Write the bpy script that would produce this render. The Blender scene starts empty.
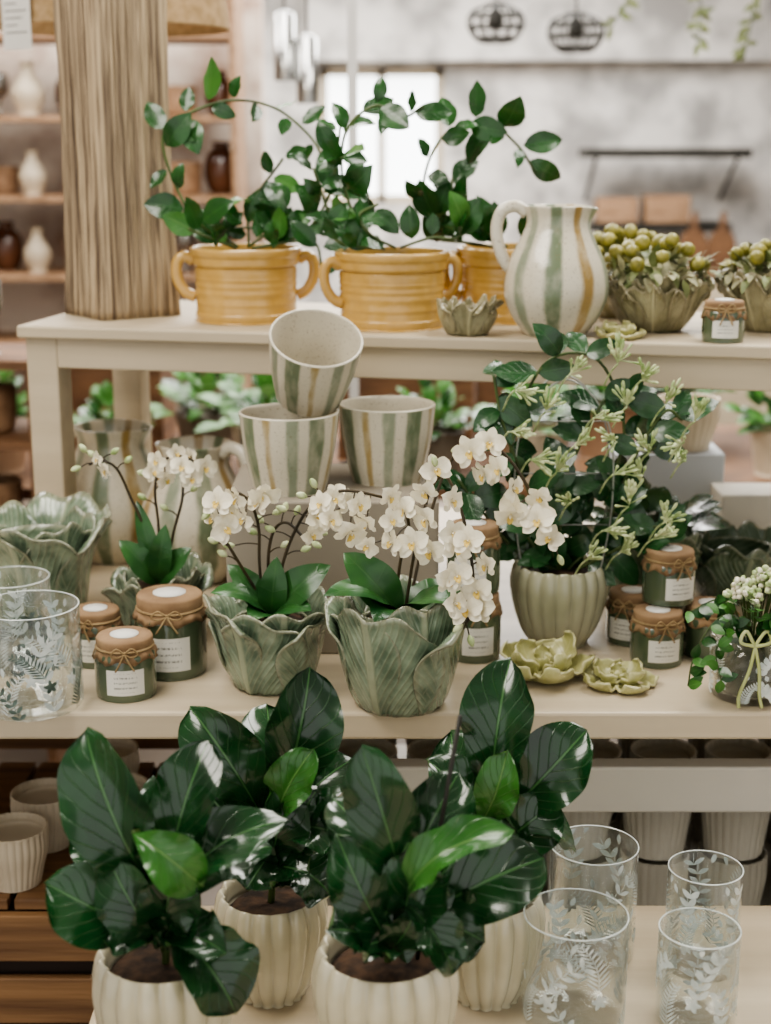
import bpy, math, random
from mathutils import Vector, Matrix, Quaternion
R=random.Random(7)
pi=math.pi
# ------------------------------------------------------------------ helpers
def lin(h):
    h=h.lstrip('#'); o=[]
    for i in (0,2,4):
        c=int(h[i:i+2],16)/255
        o.append(c/12.92 if c<=.04045 else ((c+.055)/1.055)**2.4)
    return (o[0],o[1],o[2],1)
class MB:
    def __init__(s): s.v=[];s.f=[];s.m=[];s.uv=[]
    def grid(s,fn,nu,nv,mi=0,wrap=False,M=None):
        b=len(s.v); cu=nu if wrap else nu+1
        for j in range(nv+1):
            for i in range(cu):
                p=Vector(fn(i/nu,j/nv))
                if M is not None: p=M@p
                s.v.append(p)
        for j in range(nv):
            for i in range(nu):
                i2=(i+1)%cu if wrap else i+1
                s.f.append((b+j*cu+i,b+j*cu+i2,b+(j+1)*cu+i2,b+(j+1)*cu+i)); s.m.append(mi)
                s.uv+= [i/nu,j/nv,(i+1)/nu,j/nv,(i+1)/nu,(j+1)/nv,i/nu,(j+1)/nv]
    def box(s,x0,x1,y0,y1,z0,z1,mi=0,M=None):
        b=len(s.v)
        for z in (z0,z1):
            for x,y in ((x0,y0),(x1,y0),(x1,y1),(x0,y1)):
                p=Vector((x,y,z))
                if M is not None: p=M@p
                s.v.append(p)
        for q in ((3,2,1,0),(4,5,6,7),(0,1,5,4),(1,2,6,5),(2,3,7,6),(3,0,4,7)):
            s.f.append(tuple(b+k for k in q)); s.m.append(mi); s.uv+=[0,0,1,0,1,1,0,1]
    def obj(s,name,mats,parent=None,loc=(0,0,0),rot=(0,0,0),smooth=True,bevel=0,solid=0,label=None,cat=None,kind=None,group=None):
        me=bpy.data.meshes.new(name)
        me.from_pydata([tuple(v) for v in s.v],[],s.f)
        l=me.uv_layers.new(name='UVMap'); l.data.foreach_set('uv',s.uv)
        if not isinstance(mats,(list,tuple)): mats=[mats]
        for m in mats: me.materials.append(m)
        me.polygons.foreach_set('material_index',s.m)
        me.polygons.foreach_set('use_smooth',[smooth]*len(s.f))
        me.update()
        o=bpy.data.objects.new(name,me); bpy.context.scene.collection.objects.link(o)
        o.location=loc; o.rotation_euler=rot
        if parent: o.parent=parent
        if solid:
            m=o.modifiers.new('s','SOLIDIFY'); m.thickness=solid; m.offset=-1
        if bevel:
            m=o.modifiers.new('b','BEVEL'); m.width=bevel; m.segments=2; m.limit_method='ANGLE'
        meta(o,label,cat,kind,group)
        return o
def meta(o,label=None,cat=None,kind=None,group=None):
    if label: o['label']=label
    if cat: o['category']=cat
    if kind: o['kind']=kind
    if group: o['group']=group
def root(name,label,cat,loc,rz=0,group=None,rot=None):
    o=bpy.data.objects.new(name,None); bpy.context.scene.collection.objects.link(o)
    o.empty_display_size=.02; o.location=loc; o.rotation_euler=rot if rot else (0,0,rz)
    meta(o,label,cat,None,group); return o
def dup(o,loc=None,rz=None,parent=None,label=None,scale=None,rot=None):
    c=o.copy(); bpy.context.scene.collection.objects.link(c)
    if loc is not None: c.location=loc
    if rz is not None: c.rotation_euler=(0,0,rz)
    if rot is not None: c.rotation_euler=rot
    if scale: c.scale=(scale,)*3
    if parent is not None: c.parent=parent
    if label: c['label']=label
    for k in list(o.children): dup(k,parent=c)
    return c
def cr(pts,n):
    pts=[Vector(p) for p in pts]; P=[pts[0]*2-pts[1]]+pts+[pts[-1]*2-pts[-2]]
    out=[]; m=len(pts)-1
    for k in range(n+1):
        t=k/n*m; i=min(int(t),m-1); t-=i
        a,b,c,d=P[i:i+4]
        out.append(.5*((2*b)+(c-a)*t+(2*a-5*b+4*c-d)*t*t+(3*b-a-3*c+d)*t**3))
    return out
def prof(pts,n=24):
    return [(max(p.x,.0003),p.y) for p in cr([(a,b,0) for a,b in pts],n)]
def lathe(mb,pr,segs=40,mi=0,mod=None,M=None):
    n=len(pr)-1
    def fn(u,v):
        r,z=pr[min(int(round(v*n)),n)]; a=2*pi*u
        if mod:
            q=mod(a,v,r,z)
            if len(q)==3: return q
            r,z=q
        return (r*math.cos(a),r*math.sin(a),z)
    mb.grid(fn,segs,n,mi,True,M)
def tube(mb,pts,r,mi=0,seg=6,n=None,smooth=True,flat=1):
    if smooth and len(pts)>2: P=cr(pts,n or len(pts)*4)
    else: P=[Vector(p) for p in pts]
    N=len(P); T=[]
    for i in range(N): T.append((P[min(i+1,N-1)]-P[max(i-1,0)]).normalized())
    ref=Vector((0,1,0)) if abs(T[0].y)<.9 else Vector((1,0,0))
    fr=[]; a=T[0].cross(ref).normalized()
    for i in range(N):
        a=(a-T[i]*a.dot(T[i]))
        a=a.normalized() if a.length>1e-6 else T[i].orthogonal().normalized()
        fr.append((a,T[i].cross(a)))
    def fn(u,v):
        k=int(round(v*(N+1)))
        if k==0: i=0;rr=1e-5
        elif k==N+1: i=N-1; rr=1e-5
        else:
            i=k-1; rr=r(i/(N-1)) if callable(r) else r
        A,B=fr[i]
        return P[i]+(A*math.cos(2*pi*u)*flat+B*math.sin(2*pi*u))*rr
    mb.grid(fn,seg,N+1,mi,True)
SH={'ob':(1.45,.75),'ov':(.85,.8),'el':(1.0,.7),'or':(1.1,.55),'ln':(.8,1.1),'fig':(1.65,.52)}
def leaf(mb,base,tip,nrm,w,bend=.1,fold=.12,wave=0,shape='ov',nu=6,nv=10,mi=0,ph=0,cup=0,curl=0,twist=0):
    base=Vector(base);tip=Vector(tip);ax=tip-base;L=ax.length;ax=ax.normalized()
    sd=ax.cross(Vector(nrm))
    if sd.length<1e-4: sd=ax.orthogonal()
    sd.normalize(); n=sd.cross(ax); p,q=SH[shape]
    def fn(u,t):
        s=u*2-1; W=w*max(math.sin(pi*min(t**p,1)),0.0)**q+w*.03*(1-t)
        tw=twist*(t-.4); c_,s_=math.cos(tw),math.sin(tw); sv=sd*c_+n*s_; nn=n*c_-sd*s_
        return base+ax*(L*(t-.3*abs(curl)*t**4))+n*(L*(bend*4*t*(1-t)-curl*t**3))+sv*(W*s)+nn*(fold*W*abs(s)+cup*W*s*s+wave*(math.sin(t*13+ph+s*1.5)+.5*math.sin(t*23+ph*2))*abs(s)**2)
    mb.grid(fn,nu,nv,mi)
# ------------------------------------------------------------------ materials
def newmat(name):
    m=bpy.data.materials.new(name); m.use_nodes=True; nt=m.node_tree
    return m,nt,nt.nodes['Principled BSDF']
def nd(nt,t,**k):
    n=nt.nodes.new(t)
    for a,b in k.items(): setattr(n,a,b)
    return n
def mth(nt,op,a,b=None,clamp=False):
    n=nt.nodes.new('ShaderNodeMath'); n.operation=op; n.use_clamp=clamp
    for i,x in enumerate((a,b)):
        if x is None: continue
        if isinstance(x,(int,float)): n.inputs[i].default_value=x
        else: nt.links.new(x,n.inputs[i])
    return n.outputs[0]
def mixc(nt,f,a,b):
    n=nt.nodes.new('ShaderNodeMix'); n.data_type='RGBA'
    for i,x in ((0,f),(6,a),(7,b)):
        if isinstance(x,(int,float)): n.inputs[i].default_value=x
        elif isinstance(x,tuple): n.inputs[i].default_value=x
        else: nt.links.new(x,n.inputs[i])
    return n.outputs[2]
def noise(nt,scale,detail=3,vec='Object',stretch=(1,1,1)):
    tc=nd(nt,'ShaderNodeTexCoord'); mp=nd(nt,'ShaderNodeMapping'); mp.inputs['Scale'].default_value=stretch
    nt.links.new(tc.outputs[vec],mp.inputs[0]); n=nd(nt,'ShaderNodeTexNoise')
    n.inputs['Scale'].default_value=scale; n.inputs['Detail'].default_value=detail
    nt.links.new(mp.outputs[0],n.inputs['Vector']); return n.outputs[0]
def ramp(nt,f,stops,interp='LINEAR'):
    r=nd(nt,'ShaderNodeValToRGB'); r.color_ramp.interpolation=interp
    e=r.color_ramp.elements
    while len(e)<len(stops): e.new(.5)
    for i,(p,c) in enumerate(stops):
        e[i].position=p; e[i].color=c if len(c)==4 else (*c,1)
    nt.links.new(f,r.inputs[0]); return r.outputs[0]
W0=(0,0,0,1);W1=(1,1,1,1)
def bump(nt,b,h,st=.3,dist=.002):
    n=nd(nt,'ShaderNodeBump'); n.inputs['Strength'].default_value=st; n.inputs['Distance'].default_value=dist
    nt.links.new(h,n.inputs['Height']); nt.links.new(n.outputs[0],b.inputs['Normal'])
def surf(name,c1,c2,scale=8,rough=.5,bst=0,bscale=60,stretch=(1,1,1),lo=.35,hi=.65,coat=0,metal=0,detail=3,spec=.5,speck=None):
    m,nt,b=newmat(name)
    f=ramp(nt,noise(nt,scale,detail,'Object',stretch),[(lo,W0),(hi,W1)])
    col=mixc(nt,f,lin(c1),lin(c2))
    if speck:
        s=ramp(nt,noise(nt,speck[1],1),[(speck[2],W0),(speck[2]+.03,W1)])
        col=mixc(nt,s,col,lin(speck[0]))
    nt.links.new(col,b.inputs['Base Color'])
    b.inputs['Roughness'].default_value=rough; b.inputs['Coat Weight'].default_value=coat
    b.inputs['Coat Roughness'].default_value=.1
    b.inputs['Metallic'].default_value=metal; b.inputs['Specular IOR Level'].default_value=spec
    if bst: bump(nt,b,noise(nt,bscale,3,'Object',stretch),bst)
    return m
def leafmat(name,dark,light,vein,nv=9,rough=.35,vw=.06,slope=.7,back=None,bst=.5,mid=.025,vmix=.7,coat=0,nscale=22,edge=None,transl=0):
    m,nt,b=newmat(name)
    tc=nd(nt,'ShaderNodeTexCoord'); sp=nd(nt,'ShaderNodeSeparateXYZ'); nt.links.new(tc.outputs['UV'],sp.inputs[0])
    au=mth(nt,'ABSOLUTE',mth(nt,'SUBTRACT',sp.outputs[0],.5))
    wob=mth(nt,'MULTIPLY',mth(nt,'SUBTRACT',noise(nt,30,2),.5),.06)
    x=mth(nt,'FRACT',mth(nt,'MULTIPLY',mth(nt,'ADD',wob,mth(nt,'SUBTRACT',mth(nt,'ADD',sp.outputs[1],3.0),mth(nt,'MULTIPLY',au,slope))),nv))
    d=mth(nt,'ABSOLUTE',mth(nt,'SUBTRACT',x,.5))
    sv=ramp(nt,d,[(.0,W1),(vw,(.5,.5,.5,1)),(vw*2.2,W0)])
    mv=ramp(nt,au,[(0,W1),(mid,W1),(mid*1.8,W0)])
    v=mth(nt,'MAXIMUM',mth(nt,'MULTIPLY',sv,.45),mv)
    f=ramp(nt,noise(nt,nscale,4),[(.35,W0),(.68,W1)])
    col=mixc(nt,f,lin(dark),lin(light))
    col=mixc(nt,mth(nt,'MULTIPLY',v,vmix),col,lin(vein))
    if edge:
        e=ramp(nt,mth(nt,'MAXIMUM',mth(nt,'MULTIPLY',au,2),sp.outputs[1]),[(.93,W0),(1,W1)]); col=mixc(nt,mth(nt,'MULTIPLY',e,.6),col,lin(edge))
    if back:
        g=nd(nt,'ShaderNodeNewGeometry'); col=mixc(nt,mth(nt,'MULTIPLY',g.outputs['Backfacing'],.8),col,lin(back))
    nt.links.new(col,b.inputs['Base Color']); b.inputs['Roughness'].default_value=rough
    b.inputs['Coat Weight'].default_value=coat; b.inputs['Coat Roughness'].default_value=.12
    bump(nt,b,mth(nt,'MAXIMUM',mth(nt,'MULTIPLY',sv,.6),mv),bst,.0015)
    if transl:
        out=nt.nodes['Material Output']; tr=nd(nt,'ShaderNodeBsdfTranslucent'); nt.links.new(col,tr.inputs[0])
        mx=nd(nt,'ShaderNodeMixShader'); mx.inputs[0].default_value=transl; nt.links.new(b.outputs[0],mx.inputs[1]); nt.links.new(tr.outputs[0],mx.inputs[2]); nt.links.new(mx.outputs[0],out.inputs[0])
    return m
def stripemat(name,k=3,w3=(.21,.08,.14),o='#a08c5e'):
    m,nt,b=newmat(name)
    tc=nd(nt,'ShaderNodeTexCoord'); sp=nd(nt,'ShaderNodeSeparateXYZ'); nt.links.new(tc.outputs['UV'],sp.inputs[0])
    n1=noise(nt,40,4,'Object',(1,1,.4))
    x=mth(nt,'ADD',sp.outputs[0],mth(nt,'MULTIPLY',mth(nt,'SUBTRACT',n1,.5),.032))
    x=mth(nt,'FRACT',mth(nt,'MULTIPLY',x,k))
    cream='#cbc4b1'; g='#6a775d'; gy='#88907b'
    st=[(0,lin(cream))]
    for c,w_,col in ((.17,w3[0],g),(.5,w3[1],o),(.82,w3[2],gy)):
        st+=[(c-w_/2-.03,lin(cream)),(c-w_/2+.015,lin(col)),(c+w_/2-.015,lin(col)),(c+w_/2+.03,lin(cream))]
    r=ramp(nt,x,st)
    w=noise(nt,26,5,'Object',(1.6,1.6,.8))
    col=mixc(nt,ramp(nt,w,[(.45,W0),(.7,(.5,.5,.5,1))]),r,lin(cream))
    s=ramp(nt,noise(nt,380,1),[(.66,W0),(.70,W1)])
    col=mixc(nt,mth(nt,'MULTIPLY',s,.55),col,lin('#7a6a50'))
    nt.links.new(col,b.inputs['Base Color']); b.inputs['Roughness'].default_value=.28; b.inputs['Coat Weight'].default_value=.45; b.inputs['Coat Roughness'].default_value=.12
    bump(nt,b,noise(nt,60,2,'Object',(.3,.3,3)),.2,.002)
    return m
def glassmat(name,tint='#f2f8f6',amt=1.0):
    m=bpy.data.materials.new(name); m.use_nodes=True; nt=m.node_tree
    nt.nodes.remove(nt.nodes['Principled BSDF']); out=nt.nodes['Material Output']
    t=nd(nt,'ShaderNodeBsdfTransparent'); t.inputs[0].default_value=lin(tint)
    g=nd(nt,'ShaderNodeBsdfGlossy'); g.inputs['Roughness'].default_value=.02; g.inputs['Color'].default_value=(1,1,1,1)
    lw=nd(nt,'ShaderNodeLayerWeight'); lw.inputs[0].default_value=.26
    f=mth(nt,'MULTIPLY',lw.outputs['Facing'],amt*.8); f=mth(nt,'ADD',f,.05,True)
    f=mth(nt,'POWER',f,1.2)
    mx=nd(nt,'ShaderNodeMixShader'); nt.links.new(f,mx.inputs[0]); nt.links.new(t.outputs[0],mx.inputs[1]); nt.links.new(g.outputs[0],mx.inputs[2])
    nt.links.new(mx.outputs[0],out.inputs[0]); return m
def emis(name,c,s):
    m,nt,b=newmat(name); b.inputs['Base Color'].default_value=lin(c)
    b.inputs['Emission Color'].default_value=lin(c); b.inputs['Emission Strength'].default_value=s; return m
def printmat(name,rows=5):
    m,nt,b=newmat(name)
    tc=nd(nt,'ShaderNodeTexCoord'); sp=nd(nt,'ShaderNodeSeparateXYZ'); nt.links.new(tc.outputs['UV'],sp.inputs[0])
    fr=mth(nt,'FRACT',mth(nt,'MULTIPLY',sp.outputs[1],rows))
    row=mth(nt,'LESS_THAN',mth(nt,'ABSOLUTE',mth(nt,'SUBTRACT',fr,.5)),.16)
    n=noise(nt,1,2,'UV',(38,rows*1.2,1)); ink=mth(nt,'GREATER_THAN',n,.5)
    mg=mth(nt,'LESS_THAN',mth(nt,'ABSOLUTE',mth(nt,'SUBTRACT',sp.outputs[0],.5)),.3)
    mv=mth(nt,'LESS_THAN',mth(nt,'ABSOLUTE',mth(nt,'SUBTRACT',sp.outputs[1],.5)),.38)
    k=mth(nt,'MULTIPLY',mth(nt,'MULTIPLY',row,ink),mth(nt,'MULTIPLY',mg,mv))
    nt.links.new(mixc(nt,mth(nt,'MULTIPLY',k,.75),lin('#dddbd2'),lin('#4f5149')),b.inputs['Base Color'])
    b.inputs['Roughness'].default_value=.7; return m
M={}
M['stripe']=stripemat('striped_glaze',4)
M['jstripe']=stripemat('pitcher_striped_glaze',3,(.15,.11,.12),'#977d48')
M['cupin']=surf('cream_speckle_glaze','#bab3a2','#cbc5b4',10,.3,0,coat=.3,speck=('#8a7d68',380,.67))
M['yellow']=surf('mustard_glaze','#b08b47','#c3a05f',35,.26,.15,120,(1,1,1),coat=.5,detail=3,lo=.25,hi=.75)
M['white']=surf('pearl_white_glaze','#b9b298','#d3cdb6',9,.14,0,coat=.9)
M['rib']=surf('cream_ribbed_glaze','#aea999','#c4bfb0',9,.35,0,coat=.3)
M['sage']=surf('sage_white_glaze','#98987e','#b8b59b',9,.2,0,coat=.6)
M['cream']=surf('cream_matte_glaze','#b8ab95','#cbbfa9',9,.45)
M['taupe']=surf('taupe_glaze','#5c5448','#73695c',9,.5)
PL=dict(nv=8,rough=.2,vw=.14,slope=2.6,back=None,bst=1.0,mid=.022,vmix=.55,coat=.8,nscale=36)
M['potleaf']=leafmat('green_leaf_glaze','#536753','#8c9d86','#a9ae92',edge='#94907a',**PL)
M['potleafd']=leafmat('dark_leaf_glaze','#43573f','#6b7d68','#888f76',edge='#6f7058',**PL)
M['bowlleaf']=leafmat('pale_leaf_glaze','#7d7859','#a7a17f','#b9b391',edge='#857b60',**PL)
M['cflower']=leafmat('pale_green_flower_glaze','#a09f68','#bdbb88','#c9c69c',6,.32,.1,.5,None,.3,.02,.25,.3,edge='#c9c39a')
M['fig']=leafmat('fig_leaf','#0f2d17','#1d4722','#54804a',8,.18,.035,.75,'#466a3b',.8,.013,.55,.4,nscale=14)
M['figl']=leafmat('young_fig_leaf','#285824','#3f7531','#7a9f58',8,.24,.035,.75,'#618a46',.7,.014,.5,.25,nscale=14,transl=.1)
M['vine']=leafmat('vine_leaf','#163b18','#275722','#447439',6,.25,.03,.6,'#50793b',.3,.015,.3,.3,transl=.05)
M['vinel']=leafmat('vine_leaf_light','#36662a','#4f8438','#7ba05e',6,.33,.03,.6,'#6f9454',.3,.02,.3,transl=.12)
M['steph']=leafmat('leathery_leaf','#17391e','#29532b','#487043',6,.26,.03,.6,'#507445',.3,.015,.3,.35)
M['olf']=leafmat('grey_green_leaf','#57643a','#848c5c','#949a6c',6,.5,.03,.6,None,.3,.02,.3)
M['orchl']=leafmat('orchid_leaf','#1f4824','#36642f','#4b743c',3,.28,.02,.2,'#4d703f',.2,.015,.25)
M['petal']=leafmat('orchid_petal','#eee7cf','#f6f1df','#ddd6ac',7,.5,.05,.8,None,.3,.02,.25,transl=.12)
M['lip']=surf('orchid_lip','#cda63a','#e6d78c',60,.5)
M['bud']=surf('pale_green_bud','#90a66b','#cfd6ac',70,.5)
M['stem']=surf('green_stem','#2e401c','#4b5d2a',20,.5)
M['dstem']=surf('dark_stem','#2a2418','#46391f',20,.5)
M['soil']=surf('bark_soil','#1f150d','#4a3524',70,.95,1,80)
M['fruit']=surf('olive_green_fruit','#6a682a','#8f8840',60,.45)
M['lichen']=surf('dried_fig_grey','#77755a','#a09e7c',60,.8,.8,120)
M['wood']=surf('pale_board','#b3a48b','#cabda5',3,.40,.15,18,(.25,6,6),.3,.7)
M['rackw']=surf('painted_rack','#ada089','#beb199',4,.5,.1,30,(.4,4,4))
M['lampw']=surf('fibrous_wood','#57483a','#b09d80',5,.8,1,14,(30,30,.5),.36,.62,detail=10)
M['shade']=surf('linen_shade','#957d59','#ae9470',60,.9,.3,200)
M['crate']=surf('brown_slat_wood','#61442b','#8f6c48',5,.6,.5,20,(.5,8,8))
M['crateshade']=surf('crate_gap_shade','#20160e','#30221a',5,.8)  # near-black brown that paints in the shade inside the crate
M['brown']=surf('brown_wood','#553a25','#7d5b3e',6,.6,.2,20,(1,1,6))
M['tan']=surf('tan_wicker','#7f6248','#a08063',30,.7,.6,80)
M['dark']=surf('dark_metal','#25241f','#35332e',8,.5,metal=.4)
M['wire']=surf('grey_wire','#8a8c88','#a5a7a2',8,.4,metal=.5)
M['box']=surf('pale_grey_paint','#b2b8bf','#c2c8ce',3,.6)
M['riser']=surf('white_paint','#c4c0b5','#d0ccc2',3,.55)
M['riserg']=surf('greige_block_paint','#8a8274','#9c9486',3,.6)
M['paper']=surf('white_paper','#d9d8d2','#e2e1dc',10,.8)
M['kraft']=surf('kraft_paper','#7f654a','#9a7f60',25,.85,.6,60)
M['jar']=surf('green_candle_glass','#414f3a','#596650',6,.08,0,coat=1)
M['twine']=surf('twine','#86704f','#a08a66',50,.9)
M['print']=printmat('printed_label')
M['glass']=glassmat('clear_glass','#fafcfc')
M['etch']=surf('white_etching','#b9c3c1','#dde3e0',60,.35)
M['etchd']=surf('dark_fern_print','#42524a','#6c7c74',60,.4)
M['terra']=surf('dusty_terracotta','#98795f','#ae9076',6,.7)
M['wallc']=surf('concrete_wall','#9b9996','#d8d5d0',4.5,.9,.3,8,lo=.38,hi=.6,detail=10)
M['wallp']=surf('plaster_wall','#8d7565','#cfc3b6',4.2,.9,.4,9,lo=.38,hi=.6,detail=10)
M['white2']=surf('ceiling_white','#bfbfbd','#cccccb',2,.8)
M['floor']=surf('shop_floor','#6e645a','#8b8177',2,.5,.1,6,detail=6)
M['sky']=emis('daylight','#eef3f6',4.0)
M['amber']=surf('brown_glaze','#3a2114','#66402a',6,.2,coat=.5)
M['lav']=surf('grey_blue_glaze','#7e878c','#9aa1a4',6,.3,coat=.3)
M['ribbon']=surf('cream_ribbon','#a9b370','#c4ca96',20,.6)
M['moss']=surf('dark_moss','#1e2a1a','#33402a',90,.9,.8,100)
M['silver']=surf('silver_metal','#9a9a98','#c0c0be',5,.2,metal=1)

# ------------------------------------------------------------------ room shell
def struct(name,mat,*b,bevel=0):
    mb=MB(); mb.box(*b); return mb.obj(name,mat,smooth=False,bevel=bevel,kind='structure')
struct('floor',M['floor'],-3.6,3.6,-.6,8.2,-.1,0)
struct('ceiling',M['white2'],-3.6,3.6,-.6,8.2,2.6,2.7)
struct('wall_left',M['wallp'],-3.6,-3.5,-.6,8.2,0,2.6)
struct('wall_right',M['wallc'],3.5,3.6,-.6,8.2,0,2.6)
mb=MB()
wx0,wx1,wz0,wz1=-.34,.30,1.12,1.80
mb.box(-3.5,wx0,8,8.15,0,2.6); mb.box(wx1,3.5,8,8.15,0,2.6); mb.box(wx0,wx1,8,8.15,0,wz0); mb.box(wx0,wx1,8,8.15,wz1,2.6)
mb.obj('wall_back',M['wallc'],smooth=False,kind='structure')
struct('wall_partition',M['wallp'],-3.5,-.42,5.3,5.42,0,2.6)
mb=MB(); mb.box(wx0,wx1,8.1,8.12,wz0,wz1,0)
for a,b_ in ((wx0,wx0+.04),(wx1-.04,wx1),(-.04,0)): mb.box(a,b_,8.03,8.09,wz0,wz1,1)
mb.box(wx0,wx1,8.03,8.09,wz0,wz0+.04,1); mb.box(wx0,wx1,8.03,8.09,wz1-.04,wz1,1)
mb.obj('window_1',[M['sky'],M['rackw']],smooth=False,kind='structure')
struct('trim_1',M['wallc'],-.4,3.5,7.85,7.995,1.83,2.59)
mb=MB(); mb.box(-.078,-.058,3.2,3.22,0,2.6)
mb.obj('trim_2',M['white2'],smooth=False,kind='structure')

# ------------------------------------------------------------------ furniture
t=root('display_table','long pale wooden display table carrying plants and ceramics','table',(0,0,0))
mb=MB(); mb.box(-.85,.95,1.69,2.72,.745,.78); mb.obj('tabletop',M['wood'],t,smooth=False,bevel=.004)
for x in (-.80,.86):
    for y in (1.78,2.62):
        mb=MB(); mb.box(x-.03,x+.03,y-.03,y+.03,0,.745); mb.obj('leg',M['rackw'],t,smooth=False,bevel=.003)
mb=MB(); mb.box(-.77,.83,2.60,2.63,.66,.745); mb.obj('apron',M['rackw'],t,smooth=False,bevel=.003)
t=root('low_shelf_bench','white painted bench with stretcher rail holding stacked pots','bench',(0,0,0))
mb=MB(); mb.box(-.16,.95,1.735,1.765,.628,.69); mb.obj('rail',M['riser'],t,smooth=False,bevel=.003)
for x in (-.16,.90):
    mb=MB(); mb.box(x,x+.05,1.766,1.816,0,.69); mb.obj('leg',M['riser'],t,smooth=False,bevel=.003)
mb=MB(); mb.box(-.16,.95,1.82,2.5,.38,.40); mb.obj('shelf',M['riser'],t,smooth=False,bevel=.003)
for x in (-.16,.90):
    mb=MB(); mb.box(x,x+.05,2.44,2.49,0,.379); mb.obj('leg',M['riser'],t,smooth=False,bevel=.003)
t=root('low_display_table','low pale grey table carrying fig plants and tumblers','table',(0,0,0))
mb=MB(); mb.box(-.305,.9,.75,1.61,.54,.57); mb.obj('tabletop',M['wood'],t,smooth=False,bevel=.004)
for x in (-.27,.86):
    for y in (.8,1.56):
        mb=MB(); mb.box(x-.025,x+.025,y-.025,y+.025,0,.54); mb.obj('leg',M['rackw'],t,smooth=False,bevel=.003)
t=root('shelf_rack','beige painted raised rack standing on the display table','rack',(-.538,2.234,.78),math.radians(-12))
mb=MB(); mb.box(-.008,1.26,-.012,.39,.382,.40); mb.obj('shelf_board',M['rackw'],t,smooth=False,bevel=.003)
mb=MB(); mb.box(0.05,1.20,0,.018,.337,.382); mb.box(0.05,1.20,.36,.378,.337,.382); mb.box(.0,.018,.05,.33,.337,.382); mb.obj('apron',M['rackw'],t,smooth=False,bevel=.002)
for x in (0,1.2):
    for y in (0,.328):
        mb=MB(); mb.box(x,x+.05,y,y+.05,0,.382); mb.obj('leg',M['rackw'],t,smooth=False,bevel=.003)
mb=MB(); mb.box(-.21,.07,1.90,2.14,.78,.99)
mb.obj('display_riser',M['riserg'],smooth=False,bevel=.003,label='greige painted block riser under the striped planters',cat='display riser')
mb=MB(); mb.box(-.09,.09,-.05,.05,0,.165)
b1=mb.obj('display_box',M['box'],loc=(.47,2.47,.78),smooth=False,bevel=.003,label='pale blue-grey box standing behind the leaf pots',cat='box')
mb=MB(); mb.box(-.07,.07,-.045,.045,0,.125)
mb.obj('display_box',M['riser'],loc=(.60,2.34,.78),smooth=False,bevel=.003,label='white box near the table end behind leaf pot',cat='box')

# ------------------------------------------------------------------ pots
def ribbed(name,mat,parent,r0,r1,h,N=20,amp=.05,bulge=.08,loc=(0,0,0),lip=.0):
    mb=MB()
    pr=prof([(0,0),(r0*.9,0),(r0,.004),(r0+(r1-r0)*.35+bulge*r1*.6,h*.3),(r1*(1+bulge*.4),h*.65),(r1,h*.93),(r1*(1.0+lip),h),(r1*.93,h*.99),(r1*.90,h*.9),(r1*.85,h*.8),(0,h*.78)],44)
    def md(a,v,r,z):
        if r<r0*.5: return r,z
        k=min(1,z/(h*.12)+.3)
        if v>.72: k=max(0,1-(v-.72)*9)
        return r*(1+amp*k*(abs(math.sin(N*a/2))-.6)),z
    lathe(mb,pr,N*8,0,md)
    return mb.obj(name,mat,parent,loc)
def fluted(name,mat,parent,r1,h,N=17,amp=.11):
    mb=MB()
    pr=prof([(0,0),(r1*.6,0),(r1*.66,.004),(r1*.86,h*.22),(r1*1.02,h*.5),(r1*1.09,h*.76),(r1*1.05,h*.92),(r1*.98,h*1.0),(r1*.93,h*1.005),(r1*.89,h*.97),(r1*.86,h*.88),(r1*.8,h*.8),(0,h*.78)],52)
    def md(a,v,r,z):
        if r<r1*.4: return r,z
        k=1 if v<.62 else max(0,1-(v-.62)*6)
        sc=abs(math.sin(N*a/2))**.75
        return r*(1+amp*k*(sc-.65)),z+ (.0035*(sc-.5) if z>h*.93 and v<.8 else 0)
    lathe(mb,pr,N*10,0,md); return mb.obj(name,mat,parent)
def leafpot(name,mat,parent,r0,r1,h,n=5,seed=0,flare=.012,loc=(0,0,0),bulge=.2,tip=.2):
    rr=random.Random(seed); mb=MB()
    def RT(t): return r0+(r1-r0)*(t**.8)+bulge*r1*math.sin(pi*min(t,1))**.8
    pr=[(.0005,.001)]+[(RT(t/14)-.004,.001+h*.80*t/14) for t in range(15)]
    lathe(mb,pr,40,0)
    for layer in range(2):
        for k in range(n):
            a0=2*pi*(k+.5*layer)/n+rr.uniform(-.16,.16); ha=2*pi/n*rr.uniform(.60,.74); hh=h*(rr.uniform(.94,1.10) if layer else rr.uniform(.84,1.02)); off=.001+.0045*(1-layer)
            ph=rr.uniform(0,6); fl=flare*rr.uniform(.2,1.8); sk=rr.uniform(-.15,.15)
            def fn(u,t):
                s=u*2-1
                sh=(.8+.2*math.sin(pi*min(t*.8,1)))*(1-.18*t**4)
                a=a0+s*ha*sh+sk*t*t
                r=RT(t)+off+fl*(t**5)+.005*abs(s)**3*(.1+t)+.006*t*t*math.sin(s*7+ph)*abs(s)+.0028*math.exp(-(s/.06)**2)+.0009*math.sin(abs(s)*22-t*6)
                z=hh*t*(1-tip*abs(s)**2.6*t)+.006*t**3*math.sin(s*8+ph)
                return (r*math.cos(a),r*math.sin(a),max(z,.0005))
            mb.grid(fn,32,20,0)
    return mb.obj(name,mat,parent,loc,solid=.0028)
def soil(parent,r,z,mat='soil'):
    mb=MB(); lathe(mb,[(.0003,z+.004),(r*.5,z+.004),(r*.85,z+.001),(r,z-.006)],24); 
    return mb.obj('soil',M[mat],parent)
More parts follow.
